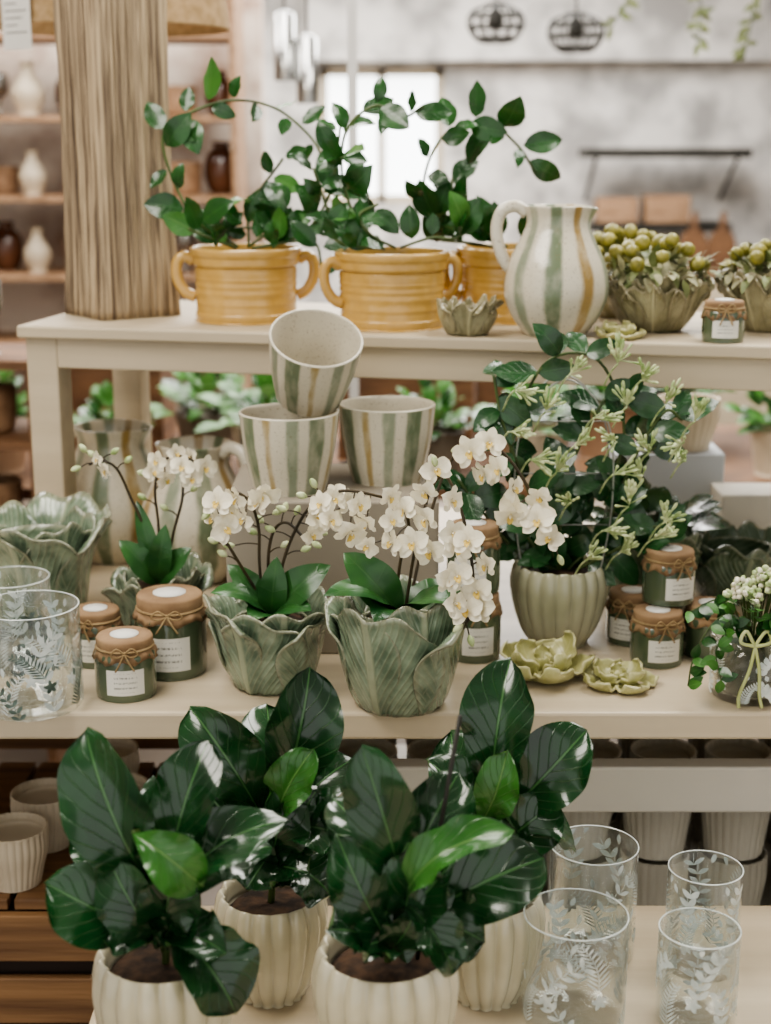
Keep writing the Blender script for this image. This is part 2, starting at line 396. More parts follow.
def cup(label,loc,rot=(0,0,0)):
    t=root('striped_planter',label,'planter',loc,rot=rot,group='striped ceramic planters')
    h=.105
    mb=MB(); lathe(mb,prof([(0,0),(.044,0),(.049,.003),(.056,.03),(.062,.06),(.0655,.09),(.067,h)],26),56,0); mb.obj('body',M['stripe'],t)
    mb=MB(); lathe(mb,prof([(.067,h),(.0655,h+.0015),(.063,h-.001),(.061,.08),(.055,.04),(.046,.008),(0,.006)],22),56,0); mb.obj('interior',M['cupin'],t)
    return t
c=cup('cream planter with green and ochre brush stripes, on the riser',(-.129,1.975,.99),(0,0,.4))
dup(c,(.002,2.035,.99),1.9)
cc=dup(c,(-.104,2.012,1.112),label='cream striped planter tipped on its side atop two others',scale=.93)
cc.rotation_euler=(Matrix.Rotation(math.radians(9),3,'Y')@Matrix.Rotation(math.radians(30),3,'X')@Matrix.Rotation(.9,3,'Z')).to_euler()
def jug(label,loc,rz,s=1.0):
    t=root('striped_pitcher',label,'pitcher',loc,rz,group='striped ceramic pitchers')
    H=.182
    pr=prof([(0,0),(.038,0),(.046,.003),(.066,.032),(.0755,.064),(.070,.100),(.054,.134),(.0455,.154),(.045,.168),(.049,H),(.046,H-.002),(.040,.16),(.037,.14),(.04,.12)],44)
    def md(a,v,r,z):
        d=math.cos(a); k=max(0,(z-.150)/(H-.150))
        if d>0: r+=.008*k*d**8; z-=.004*k*d**6
        return r,z
    mb=MB(); lathe(mb,pr,64,0,md); b=mb.obj('body',M['jstripe'],t)
    mb=MB(); tube(mb,[(-.044,0,.172),(-.060,0,.182),(-.080,0,.174),(-.087,0,.148),(-.080,0,.116),(-.070,0,.098),(-.064,0,.094)],.0068,0,10,30,flat=1.3); mb.obj('handle',M['cupin'],t)
    t.scale=(s,)*3
    return t
j=jug('cream pitcher with ochre and sage stripes beside mustard pots',(.240,2.125,1.18),0,.98)
dup(j,(-.445,2.385,.78),.1,label='striped cream pitcher standing under the rack',scale=1.2)
dup(j,(-.295,2.265,.78),2.6,label='wide striped cream pitcher behind the small orchid',scale=1.18)
t=ribbed('planter',M['taupe'],None,.055,.075,.21,18,.02,.02,(-.165,2.44,.78)); meta(t,'tall dark taupe planter behind the striped cups','planter')
t=ribbed('planter',M['taupe'],None,.05,.065,.16,18,.02,.02,(-.02,2.34,.78)); meta(t,'dark taupe planter standing behind the riser','planter')
t=ribbed('ribbed_planter',M['cream'],None,.038,.052,.085,24,.03,.02,(.505,2.47,.945)); meta(t,'beige ribbed pot standing on the grey box','planter')

def yellowpot(t,rz):
    H=.110
    mb=MB(); pr=prof([(0,0),(.072,0),(.0765,.003),(.0775,.012),(.076,.018),(.0765,.05),(.0775,.078),(.0765,.082),(.0805,.086),(.0815,.096),(.0835,.100),(.0845,.107),(.083,H),(.078,H),(.075,.1),(.073,.085),(0,.083)],170)
    def md(a,v,r,z):
        if .018<z<.08 and r>.0745: r+=.0007*math.sin(z*1500)+.0002*math.sin(a*80)
        return r,z
    lathe(mb,pr,150,0,md); mb.obj('pot',M['yellow'],t,rot=(0,0,rz))
    for sx in (-1,1):
        mb=MB(); q=[(sx*.079,0,.090),(sx*.092,0,.097),(sx*.103,0,.088),(sx*.103,0,.064),(sx*.092,0,.044),(sx*.077,0,.036)]
        tube(mb,[Matrix.Rotation(rz,3,'Z')@Vector(p) for p in q],.0058,0,8,24,flat=1.5); mb.obj('handle',M['yellow'],t)
    soil(t,.074,.094)
def vineleaf(mb,p,dr,L,w,rr,mi):
    nr=Vector((rr.uniform(-.5,.5),-1+rr.uniform(-.3,.6),rr.uniform(-.1,1.1)))
    st=p+dr*L*.12
    leaf(mb,st,p+dr*L*1.1,nr,w,rr.uniform(-.1,.14),rr.uniform(.05,.3),.0010,'ov',6,9,mi,rr.uniform(0,6),curl=rr.uniform(-.05,.2))
def vineplant(loc,label,paths,seed,rz,step=.025,L=.051):
    rr=random.Random(seed)
    t=root('potted_vine',label,'potted plant',loc,group='vines in mustard pots')
    yellowpot(t,rz)
    ms=MB(); ml=MB()
    for pth in paths:
        pts=[Vector(p)+Vector((rr.uniform(-.007,.007),0,rr.uniform(-.007,.007)))*(1 if i_ else 0) for i_,p in enumerate(pth)]; tube(ms,pts,.0021,0,6,len(pts)*8)
        C=cr(pts,120); acc=step*.5; sd_=1; nx=step
        for i in range(6,121):
            acc+=(C[i]-C[i-1]).length
            if acc>nx:
                acc=0; nx=step*rr.uniform(.5,1.5); T=(C[i]-C[i-1]).normalized(); sd_=-sd_
                for s in ((-1,1) if rr.random()<.4 else (sd_,)):
                    sd=T.cross(Vector((0,-1,.2))).normalized()*s
                    dr=(sd*rr.uniform(.4,1)+T*rr.uniform(-.2,1)+Vector((0,rr.uniform(-.8,.4),rr.uniform(-.25,.45)))).normalized()
                    if C[i].z<.15 and dr.z<.05: dr=Vector((dr.x,dr.y*.5,abs(dr.z)+.15)).normalized()
                    l=L*rr.uniform(.6,1.3); vineleaf(ml,C[i],dr,l,l*rr.uniform(.26,.33),rr,1 if rr.random()<.15 else 0)
    ms.obj('stem',M['stem'],t); ml.obj('foliage',[M['vine'],M['vinel']],t)
    return t
k=.00153
def pp(u0,v0,l): return [((u-u0)*k,y,(v0-v)*k) for u,v,y in l]
vineplant((-.212,2.30,1.18),'mustard glazed pot with hoop-trained green vine',[
  pp(247,320,[(235,248,0),(205,225,-.02),(183,190,-.02),(175,150,-.02),(190,122,-.01),(230,108,0),(275,115,.01),(310,138,.01),(325,170,.0)]),
  pp(247,320,[(262,248,0),(300,232,.0),(325,205,-.01),(335,170,-.02),(340,135,-.02)]),
  pp(247,320,[(240,248,-.03),(215,238,-.05),(195,230,-.06)]),
  pp(247,320,[(255,248,-.03),(295,238,-.03),(318,240,-.04),(326,262,-.05),(325,285,-.05)]),
  pp(247,320,[(250,248,0),(265,232,-.01),(290,222,-.02)]),
  pp(247,320,[(240,248,0),(225,236,.0),(250,228,.01),(285,238,.0)]),
  pp(247,320,[(250,248,0),(255,205,.02),(285,165,.01)])],3,.15)
vineplant((.0096,2.22,1.18),'mustard glazed pot with arching glossy vine',[
  pp(392,325,[(380,250,0),(355,225,0),(345,185,0),(352,142,-.01),(375,122,-.01),(405,128,0),(425,122,0)]),
  pp(392,325,[(395,250,0),(372,240,-.03),(362,222,-.03),(375,205,-.02)]),
  pp(392,325,[(385,250,-.02),(350,246,-.03),(325,238,-.03)]),
  pp(392,325,[(385,252,0),(355,240,-.01),(330,215,-.01),(322,180,-.01)]),
  pp(392,325,[(400,250,0),(425,244,-.02),(450,238,-.02),(468,230,-.02)])],11,.35)
vineplant((.192,2.305,1.18),'mustard glazed pot with tall arched vine beside pitcher',[
  pp(505,322,[(490,250,0),(450,240,-.01),(420,215,-.02),(418,175,-.02),(440,142,-.01),(480,130,0),(512,148,0),(525,178,0)]),
  pp(505,322,[(500,250,0),(470,232,-.02),(450,212,-.01),(446,185,0)]),
  pp(505,322,[(495,252,0),(465,245,-.02),(435,240,-.02)]),
  pp(505,322,[(508,250,0),(525,240,-.01),(515,225,-.0)])],23,.1)

def fruitbowl(loc,label,seed,r=.060):
    rr=random.Random(seed); t=root('fruit_arrangement',label,'plant arrangement',loc,rr.uniform(0,3),group='leaf bowls with fruit')
    leafpot('bowl',M['bowlleaf'],t,.030,r,.080,6,seed,.006,bulge=.08)
    mb=MB()
    for i in range(230):
        a=rr.uniform(0,2*pi); d=rr.uniform(.2,1)*r*1.12
        p=Vector((d*math.cos(a),d*math.sin(a),.075+.035*rr.random()*(1-d/r*.5))); q=Vector((math.cos(a)*rr.uniform(.2,1.2),math.sin(a)*rr.uniform(.2,1.2),rr.uniform(-1.3,1.2))).normalized()
        leaf(mb,p,p+q*rr.uniform(.02,.036),(0,0,1),.0058,.1,.1,0,'ov',2,5,0 if rr.random()<.55 else 1)
    mb.obj('foliage',[M['olf'],M['lichen']],t)
    mf=MB(); lathe(mf,prof([(0,-.012),(.007,-.0105),(.0115,-.001),(.0085,.009),(.003,.013),(0,.014)],12),14); 
    first=None
    for i in range(15):
        a=i*2.4+rr.uniform(-.3,.3); d=r*1.14*math.sqrt((i+.5)/15)
        loc2=(d*math.cos(a),d*math.sin(a),.098+.032*(1-(d/r)**2)+rr.uniform(-.010,.010)); rot=(rr.uniform(-2,2),rr.uniform(-2,2),0)
        sc=rr.uniform(.8,1.2)
        if first is None: first=mf.obj('fruit',M['fruit'],t,loc2,rot); first.scale=(sc,)*3
        else:
            c=first.copy(); bpy.context.scene.collection.objects.link(c); c.parent=t; c.location=loc2; c.rotation_euler=rot; c.scale=(sc,)*3
    mb=MB(); lathe(mb,prof([(.0003,.1),(r*.5,.096),(r*.8,.08),(r*.93,.062)],8),28,0,lambda a,v,r_,z:(r_,z+.004*math.sin(a*9+r_*300))); mb.obj('filling',M['lichen'],t)
fruitbowl((.388,2.17,1.18),'grey-beige leaf bowl filled with olive-green fruit',1,.062)
fruitbowl((.555,2.17,1.18),'grey-beige leaf bowl of olive fruit beside small jar',2)
fruitbowl((.37,2.34,1.18),'leaf bowl with fruit tucked behind the pitcher',3,.06)
t=leafpot('leaf_bowl',M['bowlleaf'],None,.020,.030,.046,4,9,.010,(.116,2.125,1.18)); meta(t,'small olive-green leaf shaped bowl between mustard pots','bowl')

def cerflower(loc,r,seed,label,hk=1.0):
    rr=random.Random(seed); mb=MB()
    for L,(n,rad,z1,wf) in enumerate(((5,1.0,.72,.46),(4,.60,.90,.36),(2,.22,.62,.20))):
        for k2 in range(n):
            a=2*pi*k2/n+L*.7+rr.uniform(-.15,.15); d=Vector((math.cos(a),math.sin(a),0))
            b0=d*r*.10+Vector((0,0,.004+.003*L)); tp=d*r*rad*rr.uniform(.92,1.05)+Vector((0,0,r*z1*hk*rr.uniform(.85,1.12)))
            leaf(mb,b0,tp,(0,0,1) if L<2 else d*-1+Vector((0,0,.4)),r*wf,-.30,.0,.0036*r/.05,'or',14,14,0,rr.uniform(0,6),cup=.42,curl=.30)
    lathe(mb,prof([(0,0),(r*.3,0),(r*.32,.004),(r*.2,.012),(0,.018)],10),20)
    mb.obj('ceramic_flower',M['cflower'],loc=loc,solid=.003,label=label,cat='ceramic flower',group='ceramic flower ornaments')
cerflower((.201,1.815,.78),.053,1,'pale green glazed ceramic flower, large ruffled petals',1.2)
cerflower((.294,1.785,.78),.046,2,'smaller pale green glazed ceramic flower dish',.85)
cerflower((.325,2.085,1.18),.034,3,'pale ceramic flower on the rack beside pitcher',.8)

def jar(loc,r,h,label,rz=0,group='candle jars with kraft lids'):
    t=root('candle_jar',label,'candle',loc,rz,group)
    lz=h*.84
    mb=MB(); lathe(mb,prof([(0,0),(r*.88,0),(r*.97,.003),(r,.012),(r,lz*.75),(r*.97,lz*.88),(r*.86,lz*.95),(r*.86,lz),(0,lz)],30),40); mb.obj('body',M['jar'],t)
    mb=MB()
    def md(a,v,r_,z):
        if r_>r*.9: k2=(lz+.004-z)/.012; kk=max(0,min(1,k2)); return r_*(1+.035*kk*math.sin(a*19+2*math.sin(a*3))),z+.003*kk*math.sin(a*7+1)
        return r_,z
    lathe(mb,[(.0003,h),(r*.6,h),(r*.88,h-.0005),(r*.92,h-.003),(r*.92,lz+.003),(r*.90,lz-.002),(r*.98,lz-.007),(r*1.04,lz-.014),(r*1.03,lz-.014),(r*.93,lz-.006)],72,0,md); mb.obj('lid_cover',M['kraft'],t)
    mb=MB(); lathe(mb,[(.0003,h+.0012),(r*.46,h+.0012),(r*.46,h+.0002)],24); mb.obj('sticker',M['paper'],t)
    mb=MB()
    lathe(mb,[(r*.91+.0022*math.cos(x),lz-.001+.0018*math.sin(x)) for x in [i*pi/4 for i in range(9)]],32)
    for s in (-1,1):
        tube(mb,[(0,-r,lz-.001),(s*r*.25,-r*1.04,lz+.006),(s*r*.42,-r*1.05,lz-.002),(s*r*.2,-r*1.03,lz-.005),(0,-r,lz-.001)],.0012,0,5)
        tube(mb,[(0,-r,lz-.001),(s*r*.15,-r*1.1,lz-.012),(s*r*.3,-r*1.12,lz-.022)],.0012,0,5)
    mb.obj('twine_bow',M['twine'],t)
    mb=MB()
    def fn(u,v): a=-pi/2+(u-.5)*1.25; return ((r+.0006)*math.cos(a),(r+.0006)*math.sin(a),h*.13+v*h*.42)
    mb.grid(fn,10,4); mb.obj('label_sticker',M['print'],t,smooth=True)
    return t
jar((-.277,1.84,.78),.046,.105,'large green glass candle jar with kraft paper lid',.05)
jar((-.322,1.757,.78),.038,.077,'small green candle jar with kraft lid and label',.15)
jar((-.380,1.875,.78),.034,.073,'small candle jar with kraft lid beside tumbler',-.3)
ja=jar((.118,1.895,.78),.035,.09,'candle jar with white label behind orchid pot',.1)
dup(ja,(.116,1.90,.8717),-.2,label='kraft-lidded candle jar stacked on another jar')
jb=jar((.357,1.875,.78),.035,.071,'candle jar with twine bow in small stack',.15)
dup(jb,(.432,1.905,.78),.7)
dup(jb,(.338,1.962,.78),-.5)
dup(jb,(.376,1.912,.8528),.35,label='candle jar stacked on top of three others')
jar((.462,2.052,1.18),.029,.056,'little candle jar beside fruit bowl on rack',-.1)

t=leafpot('leaf_vase',M['potleaf'],None,.052,.066,.165,4,5,.022,(-.487,2.02,.78),.06); meta(t,'tall sage green leaf-shaped vase with ruffled rim','vase')
t=root('potted_plant','dark leafy plant in glazed green leaf pot','potted plant',(.385,2.125,.78))
leafpot('pot',M['potleafd'],t,.05,.060,.125,4,6,.018)
soil(t,.060,.10); mb=MB(); rr=random.Random(4)
for i in range(26):
    a=rr.uniform(0,2*pi); q=Vector((math.cos(a),math.sin(a)*.6,rr.uniform(.2,1.1))).normalized(); p=Vector((q.x*.03,q.y*.03,.11))
    p2=p+q*rr.uniform(.02,.05); leaf(mb,p2,p2+q*.055+Vector((0,0,-.01)),(0,-.3,1),.017,.12,.1,0,'ov',4,7)
mb.obj('foliage',M['steph'],t)
t=leafpot('leaf_bowl',M['potleafd'],None,.042,.060,.095,4,8,.018,(.525,2.17,.78)); meta(t,'low green leaf-shaped bowl before white box','bowl')

# ------------------------------------------------------------------ orchids
def orchidflower_mesh():
    mb=MB(); s=.023
    for a in (90,218,322):
        d=Vector((math.cos(math.radians(a)),math.sin(math.radians(a)),.1)); leaf(mb,d*.001,d*s,(0,0,1),s*.30,.1,.1,.0008,'el',4,7,0,a,curl=-.15)
    for a in (14,166):
        d=Vector((math.cos(math.radians(a)),math.sin(math.radians(a)),.25)); leaf(mb,d*.001+Vector((0,0,.001)),d*s*.98,(0,0,1),s*.47,.14,.08,.0014,'or',6,7,0,a,cup=.12,curl=.16)
    leaf(mb,(0,-.001,.002),(0,-.009,.009),(0,.6,1),.0038,.2,.4,0,'ob',4,5,1)
    for sx in (-1,1): leaf(mb,(0,0,.002),(sx*.005,-.002,.009),(0,0,1),.0025,.1,.3,0,'ob',3,4,1)
    lathe(mb,prof([(0,0),(.0018,.001),(.0016,.006),(0,.008)],6),8,0)
    return mb
FM=[None]
def addflower(t,p,d,s=1,roll=0):
    if FM[0] is None:
        o=orchidflower_mesh().obj('flower',[M['petal'],M['lip']],t); FM[0]=o.data
    else:
        o=bpy.data.objects.new('flower',FM[0]); bpy.context.scene.collection.objects.link(o); o.parent=t
    o.location=p; q=Vector(d).to_track_quat('Z','Y')@Quaternion((0,0,1),roll); o.rotation_euler=q.to_euler(); o.scale=(s,)*3
def orchid(loc,label,potargs,stems,leaves,seed,fs=1.0,potmat='potleaf'):
    rr=random.Random(seed); t=root('potted_orchid',label,'orchid',loc,group='white orchids in leaf pots')
    h=potargs[2]; leafpot('pot',M[potmat],t,*potargs); soil(t,potargs[1]*1.0,h*.76)
    for st in stems:
        pts=st['p']; mb=MB(); tube(mb,pts,.0019,0,6,36)
        C=cr(pts,60)
        for (tt,dx,dz) in st.get('b',[]):
            p=C[int(tt*60)]; q=p+Vector((dx,-.006,dz)); tube(mb,[p,(p+q)/2+Vector((0,0,.002)),q],.0009,0,5)
            b=Vector((dx,-.004,dz)).normalized(); lathe(mb,prof([(0,-.001),(.0035,.003),(.0042,.008),(.002,.013),(0,.014)],8),8,1,None,Matrix.Translation(q)@b.to_track_quat('Z','Y').to_matrix().to_4x4())
        fl=[]
        for (x,z,y) in st.get('f',[]):
            P=Vector((x+rr.uniform(-.005,.005),y+rr.uniform(-.012,.008),z+rr.uniform(-.005,.005))); c=min(C,key=lambda c:(c-P).length)
            tube(mb,[c,(c+P)/2+Vector((0,.002,.004)),P+Vector((0,.003,0))],.001,0,5)
            fl.append(P)
        mb.obj('flower_stem',[M['dstem'],M['bud']],t)
        for P in fl: addflower(t,P,(rr.uniform(-1.2,1.2),-1,rr.uniform(-.7,.5)),fs*rr.uniform(.75,1.15),rr.uniform(-.7,.7))
    for (b,tp,n,w,bd) in leaves:
        mb=MB(); leaf(mb,b,tp,n,w,bd,.2,.001,'el',6,14,curl=.12); mb.obj('leaf',M['orchl'],t)
    return t
def cv(u0,v0,k,l): return [((u-u0)*k,(v0-v)*k,y) for u,v,y in l]
def cp(u0,v0,k,l): return [((u-u0)*k,y,(v0-v)*k) for u,v,y in l]
K=.00124;U,V=400,704
orchid((.0177,1.725,.78),'white orchid sprays in large sage leaf-shaped pot',(.046,.058,.130,3,33,.024),[
 dict(p=cp(U,V,K,[(395,610,0),(400,560,0),(408,525,-.01),(400,500,-.02),(375,488,-.03),(345,484,-.03),(318,492,-.035)]),
  f=cv(U,V,K,[(402,505,-.04),(385,490,-.045),(372,512,-.05),(392,528,-.05),(360,494,-.04),(352,514,-.05),(338,494,-.04),(372,532,-.045),(326,488,-.045),(330,506,-.045),(388,508,-.05),(316,508,-.04)]),b=[(.99,-.010,.004),(.95,-.006,.012)]),
 dict(p=cp(U,V,K,[(405,610,0),(412,560,.0),(420,520,-.01),(428,485,-.02),(442,470,-.03),(456,500,-.04),(466,545,-.05),(468,590,-.06),(458,612,-.06)]),
  f=cv(U,V,K,[(425,482,-.04),(442,492,-.05),(424,505,-.045),(414,528,-.04),(446,518,-.06),(432,540,-.05),(464,526,-.06),(478,548,-.06),(456,556,-.07),(472,572,-.065),(460,594,-.07),(446,582,-.07),(478,590,-.06),(452,538,-.06),(440,562,-.06),(430,462,-.03)]),b=[(.98,.004,-.012),(.93,-.010,-.008),(.45,-.004,.014)]),
 dict(p=cp(U,V,K,[(408,610,.01),(425,540,.04),(445,480,.06),(470,450,.06),(500,462,.06),(525,495,.05),(545,540,.05),(552,555,.05)]),
  f=cv(U,V,K,[(472,458,.05),(486,452,.05),(495,474,.045),(510,490,.04),(484,478,.05),(516,514,.04),(534,500,.04),(530,524,.035),(541,518,.04),(544,540,.035),(506,520,.04)]),b=[(.55,-.012,.012),(.5,-.02,.0),(.45,-.018,-.008),(.99,.006,-.012)])],
 [((0,0,.11),(-.085,-.05,.165),(0,-.3,1),.026,.12),((0,0,.11),(.055,-.06,.155),(0,-.3,1),.026,.12),((0,0,.11),(-.065,-.01,.195),(.3,-.9,.3),.026,.1),((0,0,.11),(.075,.02,.145),(0,-.4,1),.022,.15),((0,-.01,.11),(-.03,-.07,.135),(0,-.3,1),.024,.15)],5,.92)
K=.00128;U,V=272,684
orchid((-.1437,1.79,.78),'white orchid with dark stems in sage leaf pot',(.040,.050,.108,3,47,.020),[
 dict(p=cp(U,V,K,[(265,605,0),(262,560,0),(262,525,0),(255,498,-.01),(240,486,-.02),(222,498,-.03)]),
  f=cv(U,V,K,[(264,494,-.03),(248,488,-.03),(236,502,-.04),(226,494,-.04),(232,516,-.045),(252,506,-.04),(268,487,-.025),(222,508,-.04)]),b=[(.4,-.02,.008),(.3,-.03,.0),(.45,.02,.01),(.98,-.008,-.008)]),
 dict(p=cp(U,V,K,[(278,605,0),(285,560,-.01),(298,525,-.01),(315,498,-.02),(335,490,-.02),(350,500,-.03)]),
  f=cv(U,V,K,[(322,490,-.03),(335,484,-.03),(328,506,-.04),(345,492,-.035),(316,518,-.045)]),b=[(.25,.02,.008),(.35,-.02,.01),(.45,.022,-.008),(.5,-.02,.008)]),
 dict(p=cp(U,V,K,[(272,605,.01),(270,560,.01),(276,530,.01),(290,520,.0),(308,535,-.01)]),f=[],b=[(.5,-.012,.012),(.65,.004,.016),(.8,.006,.014),(.95,.012,-.006),(.4,-.016,.01),(.3,.016,.01)]),
 dict(p=cp(U,V,K,[(268,605,.0),(250,570,-.01),(238,545,-.02),(230,530,-.02)]),f=[],b=[(.5,-.014,.01),(.75,-.014,.008),(.95,-.004,.014)])],
 [((0,0,.085),(-.065,-.035,.140),(0,-.4,1),.022,.15),((0,0,.085),(.072,-.02,.165),(-.3,-.8,.5),.024,.12),((0,0,.085),(.050,-.05,.12),(0,-.5,1),.022,.12),((0,0,.085),(-.05,0,.16),(.3,-.8,.5),.018,.12),((0,0,.085),(.01,-.02,.17),(0,-1,.2),.018,.1),((0,-.01,.085),(-.02,-.06,.11),(0,-.5,1),.02,.15)],6,.86)
K=.00137;U,V=160,640
orchid((-.3085,1.955,.78),'small white orchid in little green leaf pot',(.036,.042,.104,4,12,.014),[
 dict(p=cp(U,V,K,[(155,575,0),(148,525,0),(135,490,0),(125,462,-.01),(112,452,-.02),(100,456,-.02)]),
  f=cv(U,V,K,[(112,450,-.02),(121,458,-.03)]),b=[(.7,-.016,.01),(.8,.014,.01),(.95,-.014,-.004),(.9,-.01,.014),(.6,.012,.01)]),
 dict(p=cp(U,V,K,[(162,575,0),(162,520,0),(160,485,0),(168,458,-.01),(185,447,-.02),(212,458,-.02)]),
  f=cv(U,V,K,[(170,452,-.02),(180,444,-.02),(188,458,-.03),(176,464,-.03),(200,446,-.02),(211,456,-.03),(199,463,-.03),(163,462,-.03)]),b=[(.3,-.012,.01),(.4,.012,.01),(.5,-.012,.004)]),
 dict(p=cp(U,V,K,[(166,575,0),(176,530,0),(186,495,0),(188,470,0)]),f=[],b=[(.5,-.012,.01),(.7,.012,.01)])],
 [((0,0,.08),(-.045,-.02,.15),(.2,-.8,.5),.018,.1),((0,0,.08),(.045,-.02,.14),(-.2,-.8,.5),.017,.1),((0,0,.08),(.015,-.03,.17),(0,-1,.3),.016,.08),((0,0,.08),(-.025,-.0,.2),(.2,-1,.3),.013,.08)],7,.76)

# ------------------------------------------------------------------ stephanotis
t=root('potted_stephanotis','bushy green plant with pale elongated buds in ribbed pot','potted plant',(.236,1.955,.78))
fluted('pot',M['sage'],t,.060,.110,18,.09); soil(t,.051,.098)
rr=random.Random(15); ml=MB(); ms=MB()
mw=MB()
for y in (-.02,.025):
    tube(mw,[(-.05,y,.09),(-.065,y,.2),(-.055,y,.31),(0,y,.365),(.055,y,.31),(.065,y,.2),(.05,y,.09)],.0013,0,5,40)
for z in (.17,.24,.31): tube(mw,[(-.06,-.02,z),(.06,-.02,z)],.001,0,5)
mw.obj('trellis',M['wire'],t)
paths=[[(-.01,0,.1),(-.06,-.01,.18),(-.07,-.02,.28),(-.03,-.02,.385),(.04,-.01,.39),(.08,0,.30),(.06,0,.2)],
 [(.01,0,.1),(.06,.0,.16),(.09,-.01,.25),(.13,-.01,.32),(.155,-.01,.31)],[(0,0,.1),(-.06,0,.13),(-.11,-.01,.19),(-.14,-.01,.23)],
 [(.02,0,.1),(.08,-.02,.14),(.12,-.03,.17),(.14,-.03,.15)],[(0,0,.1),(0,-.01,.2),(.02,-.02,.28),(.05,-.02,.34)],[(0,0,.1),(-.04,-.02,.2),(-.08,-.02,.3),(-.095,-.01,.37)],
 [(0,.01,.1),(.03,.02,.18),(.09,.02,.24),(.13,.02,.27)]]
for pth in paths:
    tube(ms,pth,.0020,0,6,40); C=cr(pth,40)
    for i in range(4,41,3):
        for s in (-1,1):
            if rr.random()<.24: continue
            d=Vector((rr.uniform(-1,1),rr.uniform(-.5,.7),rr.uniform(-.5,.8))).normalized(); L=rr.uniform(.042,.064)
            leaf(ml,C[i],C[i]+d*L,(rr.uniform(-.4,.4),-1,rr.uniform(0,1.2)),L*.285,rr.uniform(-.1,.15),.15,.0008,'ov',5,8,0,curl=rr.uniform(-.05,.2))
cl=[(505,375),(535,395),(555,362),(600,350),(608,388),(645,388),(672,402),(560,425),(522,440),(597,450),(632,432),(662,420),(612,480),(645,495),(590,505),(560,478),(608,530),(636,512),(545,450),(580,400),(575,530),(600,420),(500,410),(622,365),(668,440),(625,460)]
for (u,v) in cl:
    c=Vector(((u-558)*.00138,rr.uniform(-.10,-.06),(634-v)*.00138)); mbud=MB()
    up=Vector((rr.uniform(-.5,1.0),-.35,rr.uniform(-.1,1.0))).normalized()
    e=c+Vector((-.01,.045,-.035)); tube(mbud,[c,(c+e)/2+Vector((0,0,.004)),e],.0012,0,5)
    for i in range(18):
        d=(up+Vector((rr.gauss(0,.36),rr.gauss(0,.3),rr.gauss(0,.36)))).normalized(); L=rr.uniform(.012,.034)
        Mx=Matrix.Translation(c+up*rr.uniform(0,.01))@d.to_track_quat('Z','Y').to_matrix().to_4x4()
        lathe(mbud,[(.0005,0),(.0008,L*.35),(.0011,L*.6),(.0021,L*.8),(.0020,L*.93),(.0004,L*1.02)],6,0,None,Mx)
    mbud.obj('bud_cluster',M['bud'],t)
ms.obj('stem',M['stem'],t); ml.obj('foliage',M['steph'],t)

# ------------------------------------------------------------------ fiddle leaf figs
def fig(loc,label,leaves,seed,potr=.061,stick=None,ph=.125,dz=0):
    t=root('potted_fiddle_leaf_fig',label,'potted plant',loc,0,'fiddle leaf figs in white pots'); rr=random.Random(seed)
    fluted('pot',M['white'],t,potr*.97,ph); soil(t,potr*.83,ph-.015)
    mb=MB(); tube(mb,[(0,0,.10),(.003,0,.15),(-.002,0,.19),(.002,0,.23+dz)],.0036,0,8); mb.obj('stem',M['stem'],t)
    for (b,tp,n,w,bd,lt) in leaves:
        b=Vector(b)*.01; tp=Vector(tp)*.01; mb=MB(); b.z+=dz; tp.z+=dz
        n=Vector(n)+Vector((rr.uniform(-.45,.45),0,rr.uniform(-.2,.35)))
        leaf(mb,b,tp,n,w*.0088,bd+rr.uniform(-.03,.06),.12,rr.uniform(.004,.007),'fig',20,28,0,rr.uniform(0,6),cup=rr.uniform(.2,.5),curl=rr.uniform(-.02,.3),twist=rr.uniform(-.6,.6))
        s0=Vector((0,0,max(.12,b.z-.012))); tube(mb,[s0,(s0+b)/2+Vector((0,0,.002)),b],.0019,1,6)
        mb.obj('leaf',[M['figl' if lt else 'fig'],M['stem']],t)
    if stick:
        mb=MB(); tube(mb,[Vector(p)*.01 for p in stick],.0022,0,6,smooth=False); mb.obj('support_stick',M['dark'],t)
    return t
fig((-.209,1.267,.57),'broad-leaved fig in white ribbed pot',[
 ((-.3,0,19.5),(-6.8,-1,36.0),(.15,-1,.35),4.5,.06,0),((.5,0,20),(4.2,2,34.5),(.1,-1,.2),3.5,.05,0),((1,0,17.5),(10.0,0,29.0),(-.3,-.8,.6),3.7,.12,0),
 ((-1,-1,16),(-10.0,-3,22.5),(-.2,-.75,.7),4.1,.12,0),((-1.8,-3,27.5),(5.0,-5,23),(0,-.7,.7),2.9,.22,1),((.5,-2,16),(6,-6,19),(0,-.6,.8),3.0,.1,0),
 ((1,-2,17.5),(8,-6.5,11.5),(.3,-.9,.5),4.3,.14,0),((1,1,18),(10.0,4,24),(0,-.7,.7),3.6,.1,0),((-1,1,18),(-8,4,27),(0,-.8,.6),3.8,.1,0),((-1,-1,15.5),(-5,-4,18),(0,-.7,.8),2.8,.15,0),
 ((0,-1,17),(2,-4,25),(0,-1,.3),3.2,.12,0),((0,-1,16),(-4,-4,24.5),(.2,-1,.3),3.2,.1,0),((0,0,19),(0,1,31),(0,-1,.3),3.2,.1,0),
 ((0,-1,15),(3,-3.5,21.5),(0,-1,.4),2.8,.1,0),((0,-1,15.5),(-3,-3.5,21.5),(0,-1,.3),2.6,.1,0)],1,.062,None,.138)
